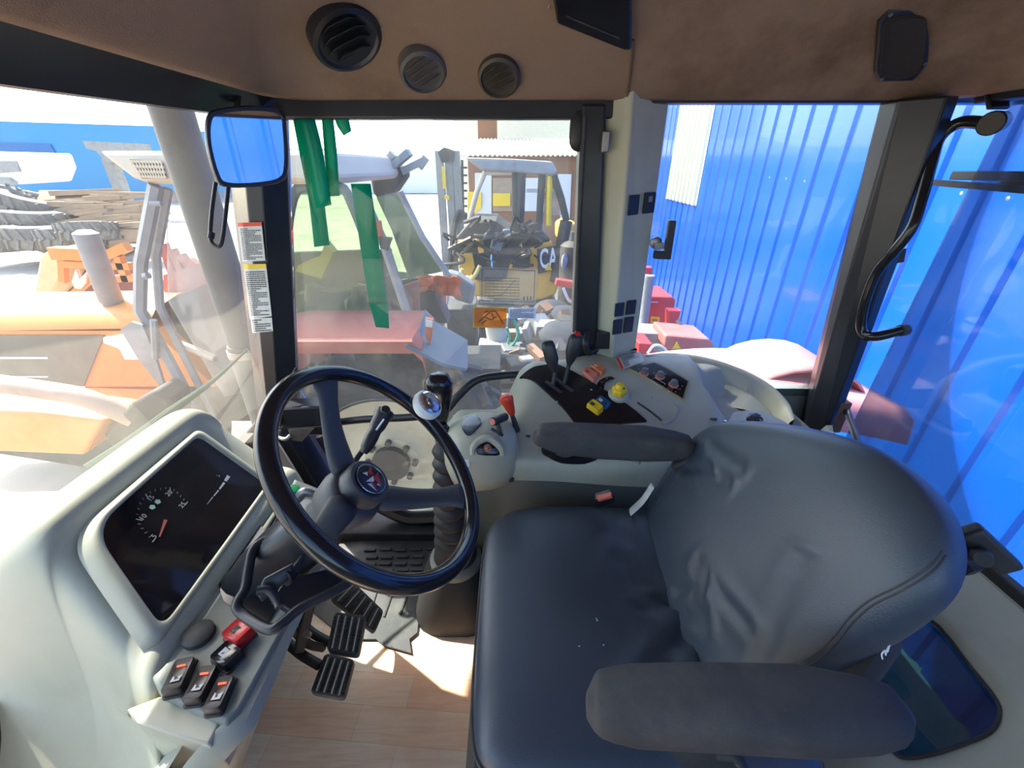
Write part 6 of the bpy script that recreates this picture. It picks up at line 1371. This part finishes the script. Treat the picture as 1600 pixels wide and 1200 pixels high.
for (p0, p1) in (((748, 503), (757, 495)), ((757, 495), (766, 487)), ((757, 495), (768, 500)), ((768, 500), (776, 494)), ((766, 487), (774, 486)), ((774, 486), (781, 496)), ((781, 496), (786, 506)), ((752, 506), (760, 500)), ((757, 488), (763, 486)), ((768, 489), (772, 498))): gseg(*p0, *p1, .004)
p_ = b.build('pictogram', M['darkprint'], o, smooth=0); p_.matrix_parent_inverse = Matrix.Translation(-o.location)
decal('text_sticker', 'small pale blue text sticker to the right of the amber sticker on the side window', 'sticker', [(794, 481), (838, 481), (837, 498), (794, 497)], M['bluelab'], OnG, thick=.0004, rows=6, seed=9)
def tape(label, strips):
    Tt = thing('green_tape', label, 'tape', PY(*strips[0][0], YG-.006) if len(strips) > 1 else PY(*strips[0][0], YG-.006))
    for k, st_ in enumerate(strips):
        L_ = [PY(u, v, YG-.004-.004*k - .006*math.sin(i*1.3)*(k > 0)) for i, (u, v) in enumerate(st_[0::2])]
        R_ = [PY(u, v, YG-.004-.004*k - .006*math.sin(i*1.1+1)*(k > 0)) for i, (u, v) in enumerate(st_[1::2])]
        MB().grid([catmull(L_, 4), catmull(R_, 4)]).build('tape_strip', M['tape'], Tt, smooth=60, solid=.0006)
tape('two-layered green tape strip hanging right beside the mirror, leftmost on the side window', [[(456, 178), (487, 178), (470, 250), (500, 245), (482, 310), (505, 300), (491, 386), (515, 383)], [(458, 178), (490, 178), (478, 245), (504, 235), (494, 326), (518, 320)]])
tape('short green tape strip hanging from the window top just right of the leftmost one', [[(502, 178), (520, 178), (507, 240), (526, 235), (513, 307), (531, 306)]])
tape('curled green tape end at the window top, shortest piece on the side window', [[(522, 178), (543, 178), (526, 195), (547, 195), (537, 212), (549, 205)]])
tape('long separate green tape strip down the middle of the side window, lighter foot', [[(548, 287), (579, 287), (562, 380), (592, 380), (577, 475), (605, 475)], [(577, 474), (605, 473), (583, 495), (607, 493), (587, 511), (608, 513)]])
# ================================================================== HEADLINER FITTINGS
CN, CP = COVE_N, COVE_P
def vent(label, u, v, P0, N0, r, open_=0, rot=0, mt=None, N1=None):
    c = ceil_hit(u, v, .0) + V(N1 or N0).normalized()*(P0-COVE_P).length; n = (N1 or N0); n = V(n).normalized(); T = thing('roof_vent', label, 'vent', c)
    b = MB(); b.lathe([(r*1.0, -.03), (r, .001), (r*.98, .008), (r*.86, .012), (r*.80, .006), (r*.3, .003), (.001, .003)], c, n, n=36); b.build('vent_ring', mt or M['black'], T)
    x, y, z = ortho(n); x, y = x*math.cos(rot)+y*math.sin(rot), -x*math.sin(rot)+y*math.cos(rot)
    for k in range(4):
        xx_ = (-.48 + .32*k)*r; hl = math.sqrt(max(.01, .74**2 - (xx_/r)**2))*r*.92; b = MB()
        tilt = .5 + open_*.5; d_ = (z*math.cos(tilt) + x*math.sin(tilt))
        ht = .010 + .030*open_
        b.prism([c + x*xx_ - y*hl + z*.006, c + x*xx_ + y*hl + z*.006, c + x*xx_ + y*hl*.55 + d_*ht + z*.006, c + x*xx_ - y*hl*.55 + d_*ht + z*.006], x*.0025)
        b.build('vent_slat', mt or M['black'], T, smooth=0, bevel=.0008)
    return T
vm = mat('dusty_vent', (.085, .08, .075), .5, var=.3, dirt=(.15, .12, .09), dscale=12)
vent('large open black round vent with turned-down slats, leftmost on the headliner', 537, 50, COVE_P + COVE_N*.016, COVE_N, .078, 1, 2.3, N1=V((.42, -.40, -.80)))
vent('middle one of three round headliner vents, dark grey with closed slats', 660, 107, COVE_P + COVE_N*.006, COVE_N, .056, .1, 2.3, vm, N1=V((.20, -.60, -.78)))
vent('brownish round vent above the side window, rightmost of the three', 780, 118, COVE_P + COVE_N*.004, COVE_N, .052, .2, 2.2, mat('brown_vent', (.06, .048, .035), .5, var=.3))
c = PP(1410, 62, COVE_P, COVE_N); T = thing('speaker', 'black octagonal loudspeaker grille on the headliner above the rear pillar', 'speaker', c)
x_ = V((1, 0, 0)); y_ = COVE_N.cross(x_).normalized()
def sp_(u, v): return PP(u, v, COVE_P, COVE_N)
oc = [sp_(*p) for p in ((1386, 8), (1440, 2), (1456, 18), (1448, 95), (1425, 122), (1372, 123), (1364, 108), (1370, 30))]
cc = sum(oc, V((0,0,0)))/8
b = MB(); b.rings([oc, [p + COVE_N*.010 for p in oc], [cc + (p-cc)*.92 + COVE_N*.014 for p in oc]]); b.build('speaker_frame', M['black'], T, smooth=0, bevel=.002)
b = MB(); orr = catmull([cc + (p-cc)*.80 + COVE_N*.0145 for p in oc], 4, True); b.rings([orr, [cc + (p-cc)*.95 + COVE_N*.006 for p in orr], [cc + (p-cc)*.4 + COVE_N*.006 for p in orr]]); b.build('speaker_mesh', mat('speaker_cloth', (.03, .025, .022), .9, bump=1, bscale=900), T)
b = MB()
for p in (oc[0], oc[1], oc[3], oc[5]): b.lathe([(.004, 0), (.004, .002)], cc + (p-cc)*.88 + COVE_N*.014, COVE_N, n=10)
b.build('screw', M['steel'], T)
T = thing('roof_console', 'black radio housing let into the headliner at the top edge of the picture', 'radio', PP(925, 15, COVE_P, COVE_N))
q = [PP(*p, COVE_P, COVE_N) for p in ((862, -30), (985, -30), (985, 62), (975, 62), (870, 20))]
b = MB(); b.prism([p - COVE_N*.0 for p in q], COVE_N*.035); b.build('housing', M['gloss'], T, smooth=0, bevel=.005)
b = MB(); b.tube([PP(885, 25, COVE_P+COVE_N*.036, COVE_N), PP(968, 60, COVE_P+COVE_N*.036, COVE_N)], .0018, n=6, k=1); b.build('trim_line', M['rubber'], T)
b = MB(); b.tube([PP(864, -6, COVE_P+COVE_N*.01, COVE_N), PP(858, 12, COVE_P+COVE_N*.01, COVE_N)], .0025, n=6, k=1); b.build('chrome_edge', M['steel'], T)
b = MB(); b.tube([PP(989, 60, COVE_P, COVE_N)+COVE_N*.004, PP(985, 110, COVE_P, COVE_N)+COVE_N*.003, PP(980, 150, COVE_P, COVE_N)+COVE_N*.002], .003, n=6); o = tag(b.build('headliner_seam', mat('seam_brown', (.12, .08, .05), .9), smooth=40), 'raised stitched seam running down the headliner above the beige post', 'seam'); centre_origin(o)
